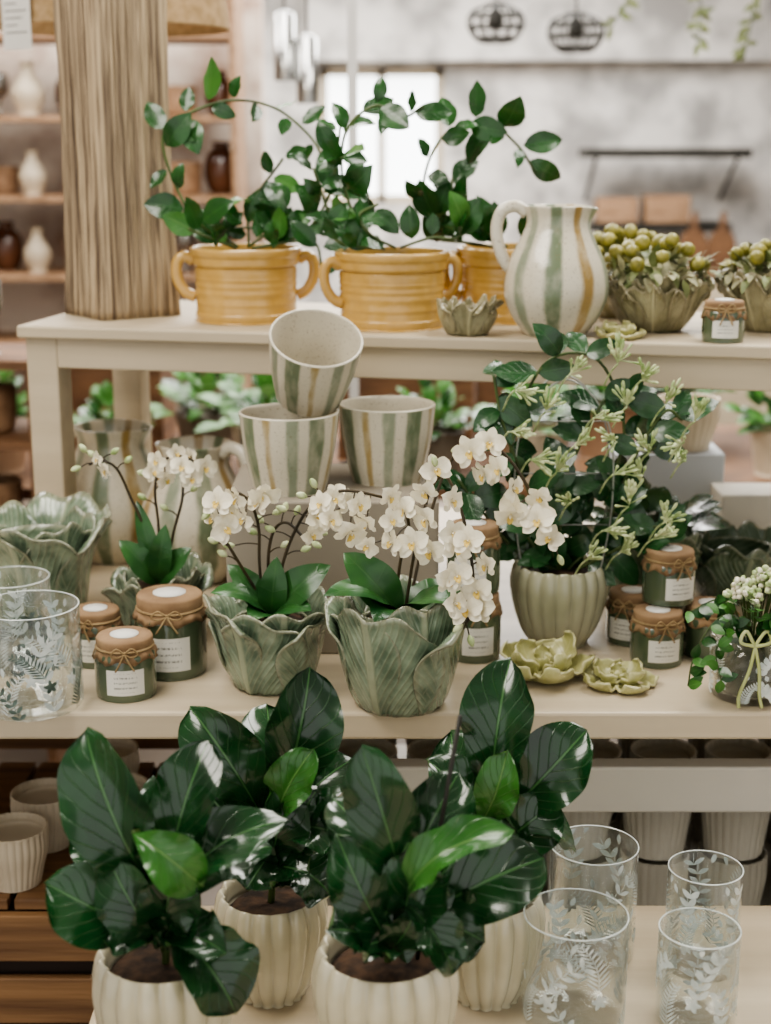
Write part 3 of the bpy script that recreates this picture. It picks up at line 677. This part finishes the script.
fig((-.12,1.425,.57),'tall fig with upright glossy leaves in white pot',[
 ((1,0,24),(5,0,39.5),(-.1,-1,.2),4.4,.06,0),((-.5,0,23),(-7.3,-1,36),(.2,-1,.25),4.1,.08,0),((1,-1,22),(8.3,-3,23.0),(0,-.7,.8),3.2,.2,0),
 ((.5,-1.5,23.0),(4.5,-3.5,32.5),(-.3,-1,.2),2.7,.08,1),((1,1,21),(8,1,30),(-.2,-.9,.4),3.8,.1,0),((1,-1,19),(7,-3,16.5),(.2,-.8,.6),3.9,.12,0),
 ((-1,0,19),(-8,2,27),(0,-.8,.6),3.6,.1,0),((0,-1,20),(-2,-5,18),(-.1,-.9,.5),3.3,.12,0),((0,1,23),(0,4,35),(0,-1,.3),3.8,.05,0),((.5,-1,18),(4,-5,20),(0,-.8,.7),3.3,.12,0),
 ((0,-1,19),(2,-4,28),(0,-1,.3),3.4,.1,0),((0,-1,20),(5,-3,27),(0,-1,.3),3.4,.1,0),((0,-1,17),(-3,-3,24),(0,-1,.3),3.2,.1,0),((0,-1,16.5),(2,-3,22),(0,-1,.3),3.0,.1,0)],2,.055,None,.115,-.034)
fig((.0,1.27,.57),'fig plant with support stick in white ribbed pot',[
 ((2,-.5,20),(-2.2,-2,36.0),(.35,-1,.2),3.6,.1,0),((0,-1,16.5),(-4.4,-2.5,27.0),(.2,-.9,.4),3.3,.08,0),((2.5,0,17.5),(14.6,-1,25),(-.15,-.95,.45),4.5,.08,0),
 ((1.6,-2,20),(11.0,-2.5,29),(-.4,-.7,.7),2.5,.24,1),((-.5,-1.5,16),(-5.2,-5,19.5),(0,-.75,.7),3.6,.12,0),((1.5,-2.5,21),(6.5,-6,15.5),(.2,-.9,.4),2.7,.12,0),
 ((2,-1,18),(9.5,-3,17.5),(0,-.8,.7),3.6,.12,0),((0,1,19),(-4.5,4,29),(0,-1,.4),3.4,.1,0),((1,1,20),(7,4,31),(0,-1,.4),3.6,.1,0),((0,-2,15.5),(-2,-5,18),(0,-.7,.7),2.8,.15,0),
 ((1,-1,17),(2.5,-4,27),(0,-1,.3),3.0,.1,0),((1,-1,17),(6,-3,25),(0,-1,.4),3.2,.1,0),((0,-1,15),(3,-4,20.5),(0,-1,.4),2.8,.1,0),((0,-1,15),(-1.5,-3.5,21.5),(0,-1,.4),2.8,.1,0)],3,.064,
 [(3.0,.5,12.6),(6.8,1,37)],.138,-.006)
fig((.107,1.42,.57),'fig with rounded glossy leaves in white pot',[
 ((0,0,26),(1.3,0,41.0),(0,-1,.2),4.2,.05,0),((1,0,23.5),(9.8,0,33.5),(-.3,-.9,.4),4.3,.1,0),((-.8,-1,24.0),(1.5,-3.5,32),(-.2,-1,.2),2.6,.1,1),
 ((-.5,0,22),(-6.1,0,30.5),(.2,-.9,.4),3.3,.1,0),((1,-1,22),(9.3,-2,22.5),(0,-.5,.9),3.1,.2,0),((.5,-1,20.5),(6.3,-3,27),(-.1,-.9,.5),3.8,.1,0),
 ((0,1,21),(-5,4,32),(0,-1,.4),3.5,.1,0),((-.5,-1,19),(-4.5,-3,23),(0,-.8,.6),3.3,.1,0),((0,-1,19),(4,-4,21),(0,-.8,.6),3.1,.12,0),((0,-1,18),(1,-3,26),(0,-1,.3),3.2,.1,0)],4,.055,None,.115,-.036)

# ------------------------------------------------------------------ tumblers
def etch(mb,R0,h,rr,n=9,sc=1.0,mi=0):
    def lf(cx,cz,a,L,w):
        def fn(u,t):
            s=(u*2-1)*w*math.sin(pi*min(1,t*.96+.02))**.8; x=cx+math.cos(a)*L*t-math.sin(a)*s; z=cz+math.sin(a)*L*t+math.cos(a)*s
            z=max(.004,min(h-.003,z)); th=x/R0
            return (R0*math.cos(th),R0*math.sin(th),z)
        mb.grid(fn,2,4,mi)
    C=2*pi*R0
    for k2 in range(n):
        for row in range(2):
            cx=C*(k2+.5*row+rr.uniform(-.15,.15))/n; cz=h*(.03 if row==0 else .46)+rr.uniform(0,.008); a=pi/2+rr.uniform(-.5,.5); L=h*rr.uniform(.40,.50); typ=(k2+row)%4
            m=11 if typ in (0,2) else 5
            for i in range(m):
                t_=i/m; a2=a+.5*t_*(1 if k2%2 else -1); x=cx+math.cos(a2)*L*t_; z=cz+math.sin(a2)*L*t_
                for s in (-1,1):
                    if typ in (0,2): lf(x,z,a2+s*.95,L*.30*(1-.6*t_),.0011*sc)
                    elif typ==1: lf(x,z,a2+s*.8,L*.28,.0036*sc)
                    else: lf(x,z,a2+s*1.0,L*.25,.0028*sc)
                lf(x,z,a2,L/m*1.3,.0005)
            lf(cx+math.cos(a)*L*.9,cz+math.sin(a)*L*.9,a,L*.22,.0030*sc)
            if row==0:
                fx=cx+C/n*.5; fz=h*.25+rr.uniform(0,.02)
                for i in range(5): lf(fx,fz,i*2*pi/5+k2,.0090,.0028*sc)
def tumbler(loc,r,h,label,seed,mat='glass',group='etched glass tumblers',em='etch'):
    t=root('glass_tumbler',label,'drinking glass',loc,random.Random(seed).uniform(0,6),group); rr=random.Random(seed)
    mb=MB(); lathe(mb,[(.0003,0),(r*.9,0),(r*.98,.002),(r,.006),(r,h*.5),(r,h-.001),(r-.0007,h),(r-.0014,h-.001),(r-.0016,h*.5),(r-.0016,.010),(r*.9,.007),(.0003,.007)],64); mb.obj('glass_body',M[mat],t)
    mb=MB(); etch(mb,r+.0003,h,rr,max(5,int(r*118)),.95)
    if em!='etch': etch(mb,r+.0006,h*.8,random.Random(seed+50),5,.9,1)
    mb.obj('etched_leaf_pattern',[M['etch'],M['etchd']],t)
    mb=MB(); lathe(mb,[(r-.0004+.0008*math.cos(x),h-.0002+.0007*math.sin(x)) for x in [i*pi/3 for i in range(7)]],64); mb.obj('rim',M['etch'],t)
    return t
tumbler((-.428,1.715,.78),.060,.128,'clear tumbler with white and dark etched ferns',1,em='d')
tumbler((-.485,1.86,.78),.05,.12,'clear etched tumbler before leaf vase',2)
tumbler((.193,1.375,.57),.053,.118,'tall clear tumbler with white etched leaves',3)
tumbler((.228,1.50,.57),.048,.132,'tall etched glass tumbler standing behind another',4)
tumbler((.318,1.37,.57),.041,.105,'smaller clear tumbler with etched leaves',5)
tumbler((.345,1.475,.57),.040,.118,'narrow etched clear tumbler on pale table',6)

t=root('flower_bouquet_vase','etched glass vase with small white-green flower bouquet','vase with flowers',(.452,1.755,.78)); rr=random.Random(9)
mb=MB(); r=.05;h=.078
lathe(mb,[(.0003,0),(r*.9,0),(r,.005),(r,h),(r-.003,h),(r-.003,.01),(.0003,.008)],56); mb.obj('glass_vase',M['glass'],t)
mb=MB(); lathe(mb,[(.0003,.010),(r*.85,.010),(r*.9,.02),(r*.9,h*.75),(.0003,h*.8)],24); mb.obj('moss_filling',M['moss'],t)
mb=MB(); etch(mb,r+.0005,h,rr,6); mb.obj('etched_leaf_pattern',M['etch'],t)
ms=MB(); mf=MB(); ml=MB()
for i in range(40):
    a=rr.uniform(0,2*pi); d=rr.uniform(0,1)**.6
    p=Vector((.012+d*.048*math.cos(a),d*.035*math.sin(a)-.008,.155-.03*d*d+rr.uniform(-.008,.008)))
    tube(ms,[(p.x*.2,p.y*.2,.06),(p.x*.6,p.y*.6,.1),p],.0009,0,5)
    for q in range(9):
        dv=Vector((rr.gauss(0,1),rr.gauss(0,1),rr.gauss(.3,1))).normalized(); c=p+dv*.0065
        lathe(mf,[(.0003,-.0035),(.003,-.001),(.0036,.001),(.0022,.003),(.0003,.0042)],6,0 if rr.random()<.4 else 1,None,Matrix.Translation(c)@dv.to_track_quat('Z','Y').to_matrix().to_4x4())
vines=[[(0,0,.07),(-.03,-.02,.11),(-.06,-.035,.10),(-.08,-.04,.06),(-.085,-.04,.025)],[(0,0,.07),(-.03,-.03,.10),(-.055,-.05,.075),(-.05,-.06,.04)],[(0,0,.07),(.01,-.04,.11),(.02,-.06,.08)],[(0,0,.07),(-.04,0,.12),(-.08,-.01,.11)]]
for vn in vines:
    tube(ms,vn,.0011,0,5,24); C=cr(vn,24)
    for i in range(6,25,3):
        for s in (-1,1):
            dv=Vector((rr.uniform(-1,1),rr.uniform(-1,.2),rr.uniform(-.6,.6))).normalized(); leaf(ml,C[i],C[i]+dv*.022,(0,-1,.5),.006,.05,.1,0,'ov',3,5,rr.choice((0,1)))
for i in range(40):
    a=rr.uniform(0,2*pi); p=Vector((.012+.04*math.cos(a),.03*math.sin(a)-.01,rr.uniform(.085,.13))); dv=Vector((math.cos(a),math.sin(a)-.4,rr.uniform(-.3,.8))).normalized()
    leaf(ml,p,p+dv*.026,(0,-.5,1),.007,.05,.1,0,'ov',3,5,rr.choice((0,1)))
ms.obj('stem',M['stem'],t); mf.obj('blossoms',[M['petal'],M['bud']],t); ml.obj('foliage',[M['vine'],M['vinel']],t)
mb=MB()
for s in (-1,1):
    tube(mb,[(-.01,-.052,.08),(-.01+s*.012,-.056,.1),(-.01+s*.018,-.056,.086),(-.01,-.054,.08)],.0022,0,6)
    tube(mb,[(-.01,-.054,.08),(-.01+s*.006,-.057,.05),(-.014+s*.012,-.056,.02),(-.012+s*.014,-.056,.003)],.0022,0,6)
mb.obj('ribbon',M['ribbon'],t)

# ------------------------------------------------------------------ lamp column + hanging shade
t=root('wooden_column_lamp','tall fibrous driftwood column lamp base on the rack','lamp',(-.415,2.375,1.18),math.radians(38))
rr=random.Random(3); NS=300; nz=[rr.uniform(-1,1) for _ in range(NS)]; nb=[rr.uniform(-1,1) for _ in range(40)]
def md(a,v,r,z):
    k2=int(a/(2*pi)*NS)%NS; c,s=math.cos(a),math.sin(a)
    q=(abs(c)**9+abs(s)**9)**(-1/9)
    conc=1-.05*(math.cos(2*a)**2); g=nb[int(a/(2*pi)*40)%40]
    return r*q*conc+.0024*nz[k2]*(.6+.4*math.sin(z*9+nz[k2]*9))+.0022*g*math.sin(z*6+g*5)+.0008*math.sin(z*60+nz[k2]*6),z
mb=MB(); lathe(mb,[(.0003,0),(.068,0)]+[(.071-.004*math.sin(i/40*pi)-.002*i/40,.56*i/40+.001) for i in range(41)]+[(.0003,.562)],NS,0,md); mb.obj('wooden_column',M['lampw'],t)
mb=MB(); lathe(mb,[(.012,.56),(.012,.60),(.006,.605),(.006,.64)],16); mb.obj('lamp_holder',M['dark'],t)
t=root('hanging_lamp','beige linen drum shade pendant hanging behind wooden column','pendant lamp',(-.505,2.92,1.645))
mb=MB(); lathe(mb,[(.215,0),(.215,.003),(.21,.05),(.19,.28)],64); mb.obj('lamp_shade',M['shade'],t,solid=.002)
mb=MB(); tube(mb,[(0,0,.2),(0,0,.955)],.003,0,6,smooth=False)
for a in (0,2.09,4.19): tube(mb,[(0,0,.22),(.192*math.cos(a),.192*math.sin(a),.22)],.0015,0,5)
mb.obj('cord_and_spider',M['dark'],t)
mb=MB(); mb.box(-.035,.035,-.0005,.0005,-.12,0)
tg=mb.obj('price_tag',M['paper'],t,smooth=False,loc=(-.138,-.178,.075),rot=(0,0,-.6))
mb=MB()
for i in range(7): mb.box(-.027,.027-.012*(i%3),-.0012,-.0007,-.02-.012*i,-.0185-.012*i)
mb.obj('tag_print',M['dark'],tg,smooth=False)

# ------------------------------------------------------------------ crate + pots at lower level
t=root('wooden_crate','brown slatted wooden crate holding ribbed pots','crate',(-.58,1.97,0))
mb=MB()
for i in range(9): x=-.27+i*.062; mb.box(x,x+.054,-.22,.22,.485,.50)
mb.obj('slatted_top',M['crate'],t,smooth=False,bevel=.002)
mb=MB(); mb.box(-.265,.275,-.215,.215,.02,.478); mb.obj('painted_gap_shade',M['crateshade'],t,smooth=False)  # solid dark block added so the slat gaps read as shaded
mb=MB()
for z in (.42,.33,.24,.15): mb.box(-.27,.28,-.235,-.221,z,z+.065)
mb.obj('front_slats',M['crate'],t,smooth=False,bevel=.002)
mb=MB()
for z in (.60,.52,.42,.33,.24,.15): mb.box(-.27,.28,.221,.235,z,z+.065)
mb.obj('back_slats',M['crate'],t,smooth=False,bevel=.002)
w=ribbed('ribbed_pot',M['cream'],None,.034,.045,.078,30,.03,.02,(-.47,1.91,.50)); meta(w,'small cream ribbed pot standing on crate','pot',None,'cream ribbed pots on the crate')
for x,y in ((-.487,1.80),(-.375,1.93),(-.60,1.90),(-.41,2.06)): dup(w,(x,y,.50))
w=ribbed('white_ribbed_pot',M['rib'],None,.04,.047,.095,26,.035,.01,(.27,1.9,.40)); meta(w,'white ribbed planter stacked on the low shelf','pot',None,'white ribbed pots on the low shelf')
for y in (1.9,2.02,2.14):
    for i in range(8):
        for z in (.40,.498,):
            x=-.06+i*.108+(.03 if y>2 else 0)
            if y==1.9 and i==3 and z<.45: continue
            dup(w,(x,y,z))

# ------------------------------------------------------------------ background shop
t=root('back_display_table','long wooden shop table with potted plants','table',(0,0,0))
mb=MB(); mb.box(-1.25,1.6,3.4,4.2,.63,.66); mb.obj('tabletop',M['brown'],t,smooth=False,bevel=.004)
for x in (-1.2,1.5):
    for y in (3.45,4.1): mb=MB(); mb.box(x,x+.06,y,y+.06,0,.63); mb.obj('leg',M['brown'],t,smooth=False)
def bush(loc,label,seed,pm,s=1.0):
    rr=random.Random(seed); t=root('potted_foliage',label,'potted plant',loc,0,'potted plants on the back table')
    mb=MB(); lathe(mb,prof([(0,0),(.05,0),(.055,.004),(.07,.10),(.072,.11),(.066,.11),(.06,.095),(0,.09)],20),28); mb.obj('pot',M[pm],t)
    mb=MB()
    for i in range(60):
        d=Vector((rr.gauss(0,1),rr.gauss(0,1),abs(rr.gauss(.5,.8)))).normalized(); p=Vector((0,0,.11))+d*rr.uniform(.02,.10)
        leaf(mb,p,p+d*.06+Vector((0,0,-.01)),(0,-.3,1),.018,.1,.1,0,'ov',3,6,rr.choice((0,1,1)))
    mb.obj('foliage',[M['vine'],M['vinel']],t); t.scale=(s,)*3; return t
bl=[(-.66,3.5,'cream'),(-.45,3.72,'taupe'),(-.28,3.5,'cream'),(.12,3.55,'taupe'),(.36,3.5,'cream'),(.56,3.75,'terra'),(.95,3.55,'cream'),(-.95,3.6,'terra'),(.78,3.95,'taupe')]
for i,(x,y,m_) in enumerate(bl): bush((x,y,.66),'leafy green plant in %s pot on wooden table'%({'cream':'cream','taupe':'taupe','terra':'terracotta'}[m_]),i,m_,1.0+.1*(i%3))
mb=MB(); mb.box(-.12,.12,-.1,.1,0,.2)
mb.obj('storage_box',M['terra'],loc=(1.2,3.6,.66),smooth=False,bevel=.004,label='dusty pink storage box on the wooden table',cat='box')
def openbox(name,loc,w,d,h,mat,label,cat,group=None):
    mb=MB(); e=.014
    mb.box(0,w,0,e,0,h); mb.box(0,w,d-e,d,0,h); mb.box(0,e,e,d-e,0,h); mb.box(w-e,w,e,d-e,0,h); mb.box(e,w-e,e,d-e,0,e)
    return mb.obj(name,M[mat],loc=loc,smooth=False,label=label,cat=cat,group=group)
openbox('wooden_tray_box',(-.12,3.72,.66),.34,.24,.22,'brown','dark brown wooden box on the back table','box','brown boxes on the back table')
openbox('wooden_tray_box',(.24,3.90,.66),.24,.24,.27,'brown','tall brown wooden box on the back table','box','brown boxes on the back table')
openbox('wooden_tray_box',(-.9,3.85,.66),.32,.24,.24,'brown','brown wooden box behind terracotta plant','box','brown boxes on the back table')
def shelving(loc,label,w,d,zs,mat,H):
    t=root('shelving_unit',label,'shelf',loc)
    for z in zs: mb=MB(); mb.box(0.021,w-.021,0,d,z-.02,z); mb.obj('shelf',M[mat],t,smooth=False)
    for x in (0,w-.02): mb=MB(); mb.box(x,x+.02,0,d,0,H); mb.obj('side_panel',M[mat],t,smooth=False)
    return t
shelving((-1.45,3.1,0),'wooden shelving unit stocked with small pots',.72,.28,[.45,.62,.83,1.0],'brown',1.0)
shelving((-1.95,4.9,0),'wooden shelving with vases and glassware',1.48,.3,[.8,1.02,1.27,1.52,1.77],'tan',2.0)
def vasemesh(pr,mat,name,label,cat,group):
    mb=MB(); lathe(mb,prof(pr,20),20); o=mb.obj(name,M[mat],label=label,cat=cat,group=group); return o
V_=[vasemesh([(0,0),(.04,0),(.045,.01),(.05,.08),(.02,.12),(.016,.17),(.02,.19)],'glass','glass_bottle','clear glass bottle on wooden shelving','bottle','vases on the shelving'),
 vasemesh([(0,0),(.03,0),(.055,.05),(.05,.11),(.025,.14),(.03,.16)],'amber','brown_vase','dark brown glazed vase on shelving','vase','vases on the shelving'),
 vasemesh([(0,0),(.03,0),(.032,.01),(.05,.07),(.02,.13),(.024,.16)],'cream','cream_vase','cream ceramic bottle vase on shelving','vase','vases on the shelving'),
 vasemesh([(0,0),(.045,0),(.055,.03),(.058,.09),(.055,.10)],'tan','wicker_basket','tan woven basket on shelving','basket','vases on the shelving'),
 vasemesh([(0,0),(.03,0),(.03,.003),(.006,.01),(.006,.06),(.035,.09),(.04,.14),(.036,.16)],'silver','silver_goblet','silver goblet on shelving','goblet','vases on the shelving'),
 vasemesh([(0,0),(.035,0),(.05,.05),(.04,.12),(.045,.14)],'lav','grey_vase','grey blue glazed vase on shelving','vase','vases on the shelving')]
used=[False]*6; rr=random.Random(12)
slots=[(-1.87+.121*i,5.0+.08*(i%2)+rr.uniform(-.02,.02),z) for z in (1.02,1.27,1.52,1.77) for i in range(12)]+[(-1.36+.125*i,3.22,z) for z in (.83,1.0) for i in range(5)]+[(-1.36+.125*i,3.22,.62) for i in range(5)]
for n_,s in enumerate(slots):
    i=rr.randrange(6); 
    if n_%12 in (7,8,9,10,11) and n_<48: i=rr.choice((1,3,1,4))
    if s[2] in (.83,.62): i=rr.choice((3,5,2))
    if not used[i]: V_[i].location=s; used[i]=True
    else: dup(V_[i],s,scale=rr.uniform(.8,1.08))
def wallshelf(x0,x1,z,label):
    t=root('wall_shelf',label,'shelf',(x0,7.57,z))
    mb=MB(); mb.box(0,x1-x0,0,.27,-.045,0); mb.obj('board',M['dark'],t,smooth=False)
    for x in (.06,x1-x0-.06): mb=MB(); tube(mb,[(x,.02,-.035),(x,.42,-.26)],.01,0,6,smooth=False); mb.obj('bracket',M['dark'],t)
wallshelf(.98,1.80,1.40,'dark metal wall shelf on concrete wall')
wallshelf(1.02,1.72,1.04,'lower dark wall shelf with wooden boxes')
openbox('wooden_box',(1.06,7.63,1.04),.2,.15,.12,'tan','open pale wooden box on wall shelf','box','wooden boxes on wall shelf')
openbox('wooden_box',(1.3,7.63,1.04),.22,.15,.13,'tan','open pale wooden box on wall shelf','box','wooden boxes on wall shelf')
t=root('sideboard','pale sideboard against the concrete wall','cabinet',(.55,7.30,0)); mb=MB(); mb.box(0,1.9,0,.5,0,.80); mb.obj('body',M['rackw'],t,smooth=False); mb=MB(); mb.box(-.02,1.92,-.02,.52,.8,.83); mb.obj('top',M['brown'],t,smooth=False)
for i,x in enumerate((1.52,1.66)):
    mb=MB()
    lathe(mb,[(.0003,-.01),(.07,-.01),(.07,.01),(.0003,.01)],28,0,lambda a,v,r,z:(r*math.cos(a),z,r*math.sin(a)*1.35+.095))
    mb.box(-.014,.014,-.009,.009,.17,.27)
    mb.obj('cutting_board',M['brown'],loc=(x,7.5,.83),smooth=False,label='round-ended wooden cutting board with handle',cat='cutting board',group='cutting boards')
for (x,y,z,l) in ((.315,4.5,1.77,'black wire cage pendant lantern'),(.545,4.5,1.745,'black wire cage pendant, slightly lower')):
    t=root('pendant_lantern',l,'pendant lamp',(x,y,z),0,'wire pendant lanterns'); mb=MB()
    for i in range(12):
        a=i*pi/6; tube(mb,[(.02*math.cos(a),.02*math.sin(a),.05),(.07*math.cos(a),.07*math.sin(a),.03),(.08*math.cos(a),.08*math.sin(a),-.01),(.05*math.cos(a),.05*math.sin(a),-.05),(.0,.0,-.055)],.003,0,5)
    for rr_,zz in ((.075,.02),(.081,-.01),(.06,-.042),(.03,.048)): tube(mb,[(rr_*math.cos(i*pi/12),rr_*math.sin(i*pi/12),zz) for i in range(25)],.004,0,5,smooth=False)
    mb.obj('cage',M['dark'],t)
    mb=MB(); tube(mb,[(0,0,.05),(0,0,2.6-z)],.003,0,6,smooth=False); mb.obj('cord',M['dark'],t)
    mb=MB(); lathe(mb,prof([(0,-.02),(.02,-.01),(.022,.01),(.01,.04),(0,.045)],10),14); mb.obj('bulb',M['dark'],t)
for (x,z) in ((-.27,1.72),(-.21,1.66)):
    t=root('metal_pendant','silver cylindrical pendant lamp','pendant lamp',(x,4.2,z),0,'silver pendant lamps')
    mb=MB(); lathe(mb,[(.03,-.12),(.03,.05),(.01,.06),(.0003,.062)],20); mb.obj('shade',M['silver'],t)
    mb=MB(); tube(mb,[(0,0,.06),(0,0,2.6-z)],.003,0,6,smooth=False); mb.obj('cord',M['dark'],t)
for n_,(x,dz) in enumerate(((.60,.74),(.76,.78),(.92,.81),(1.08,.76))):
    rr=random.Random(n_); mb=MB(); P=[(0,0,0)]
    for i in range(1,8): P.append((rr.uniform(-.05,.05),rr.uniform(-.04,.04),-dz*i/7*1.18))
    tube(mb,P,.002,1,5,40); C=cr(P,50)
    for c in C[20:]:
        for s in range(2):
            d=Vector((rr.uniform(-1,1),rr.uniform(-.6,.6),rr.uniform(-.8,.4))).normalized(); leaf(mb,c,c+d*.04,(0,-1,.3),.007,.05,.1,0,'ov',2,5,0)
    mb.obj('hanging_vine',[M['olf'],M['stem']],loc=(x,4.0,2.6),label='thin trailing green vine hanging from ceiling',cat='hanging plant',group='hanging vines')

# ------------------------------------------------------------------ light + camera
def area(loc,rot,size,e,col=(1,1,1),sy=None):
    l=bpy.data.lights.new('area_light','AREA'); l.energy=e; l.size=size; l.color=col
    if sy: l.shape='RECTANGLE'; l.size_y=sy
    o=bpy.data.objects.new('added_area_light',l); bpy.context.scene.collection.objects.link(o); o.location=loc; o.rotation_euler=rot  # added lamps for brightness, contrast and leaf highlights, no modelled fixtures
area((-.8,1.3,2.5),(0,0,0),.8,42,(1,.94,.85),1.4)
area((.9,2.5,2.5),(0,0,0),.8,44,(1,.96,.89),1.4)
area((-.3,3.4,2.5),(0,0,0),.6,30,(1,.96,.91),1.2)
area((0,5.8,2.5),(0,0,0),2.6,260,(1,.975,.94))
area((-1.6,4.2,2.5),(0,0,0),1.2,44,(1,.95,.9))
w=bpy.data.worlds.new('World'); bpy.context.scene.world=w; w.use_nodes=True
w.node_tree.nodes['Background'].inputs[0].default_value=(1,.975,.935,1); w.node_tree.nodes['Background'].inputs[1].default_value=1.2
try:
    bpy.context.scene.view_settings.look='AgX - Medium High Contrast'
except Exception as e: print(e)
cam=bpy.data.cameras.new('camera'); co=bpy.data.objects.new('camera',cam); bpy.context.scene.collection.objects.link(co)
co.location=(0,0,1.45); co.rotation_euler=(math.radians(90-14),0,0)
cam.sensor_width=36; cam.lens=52.73; cam.clip_start=.05
cam.dof.use_dof=True; cam.dof.focus_distance=1.68; cam.dof.aperture_fstop=3.6
bpy.context.scene.camera=co
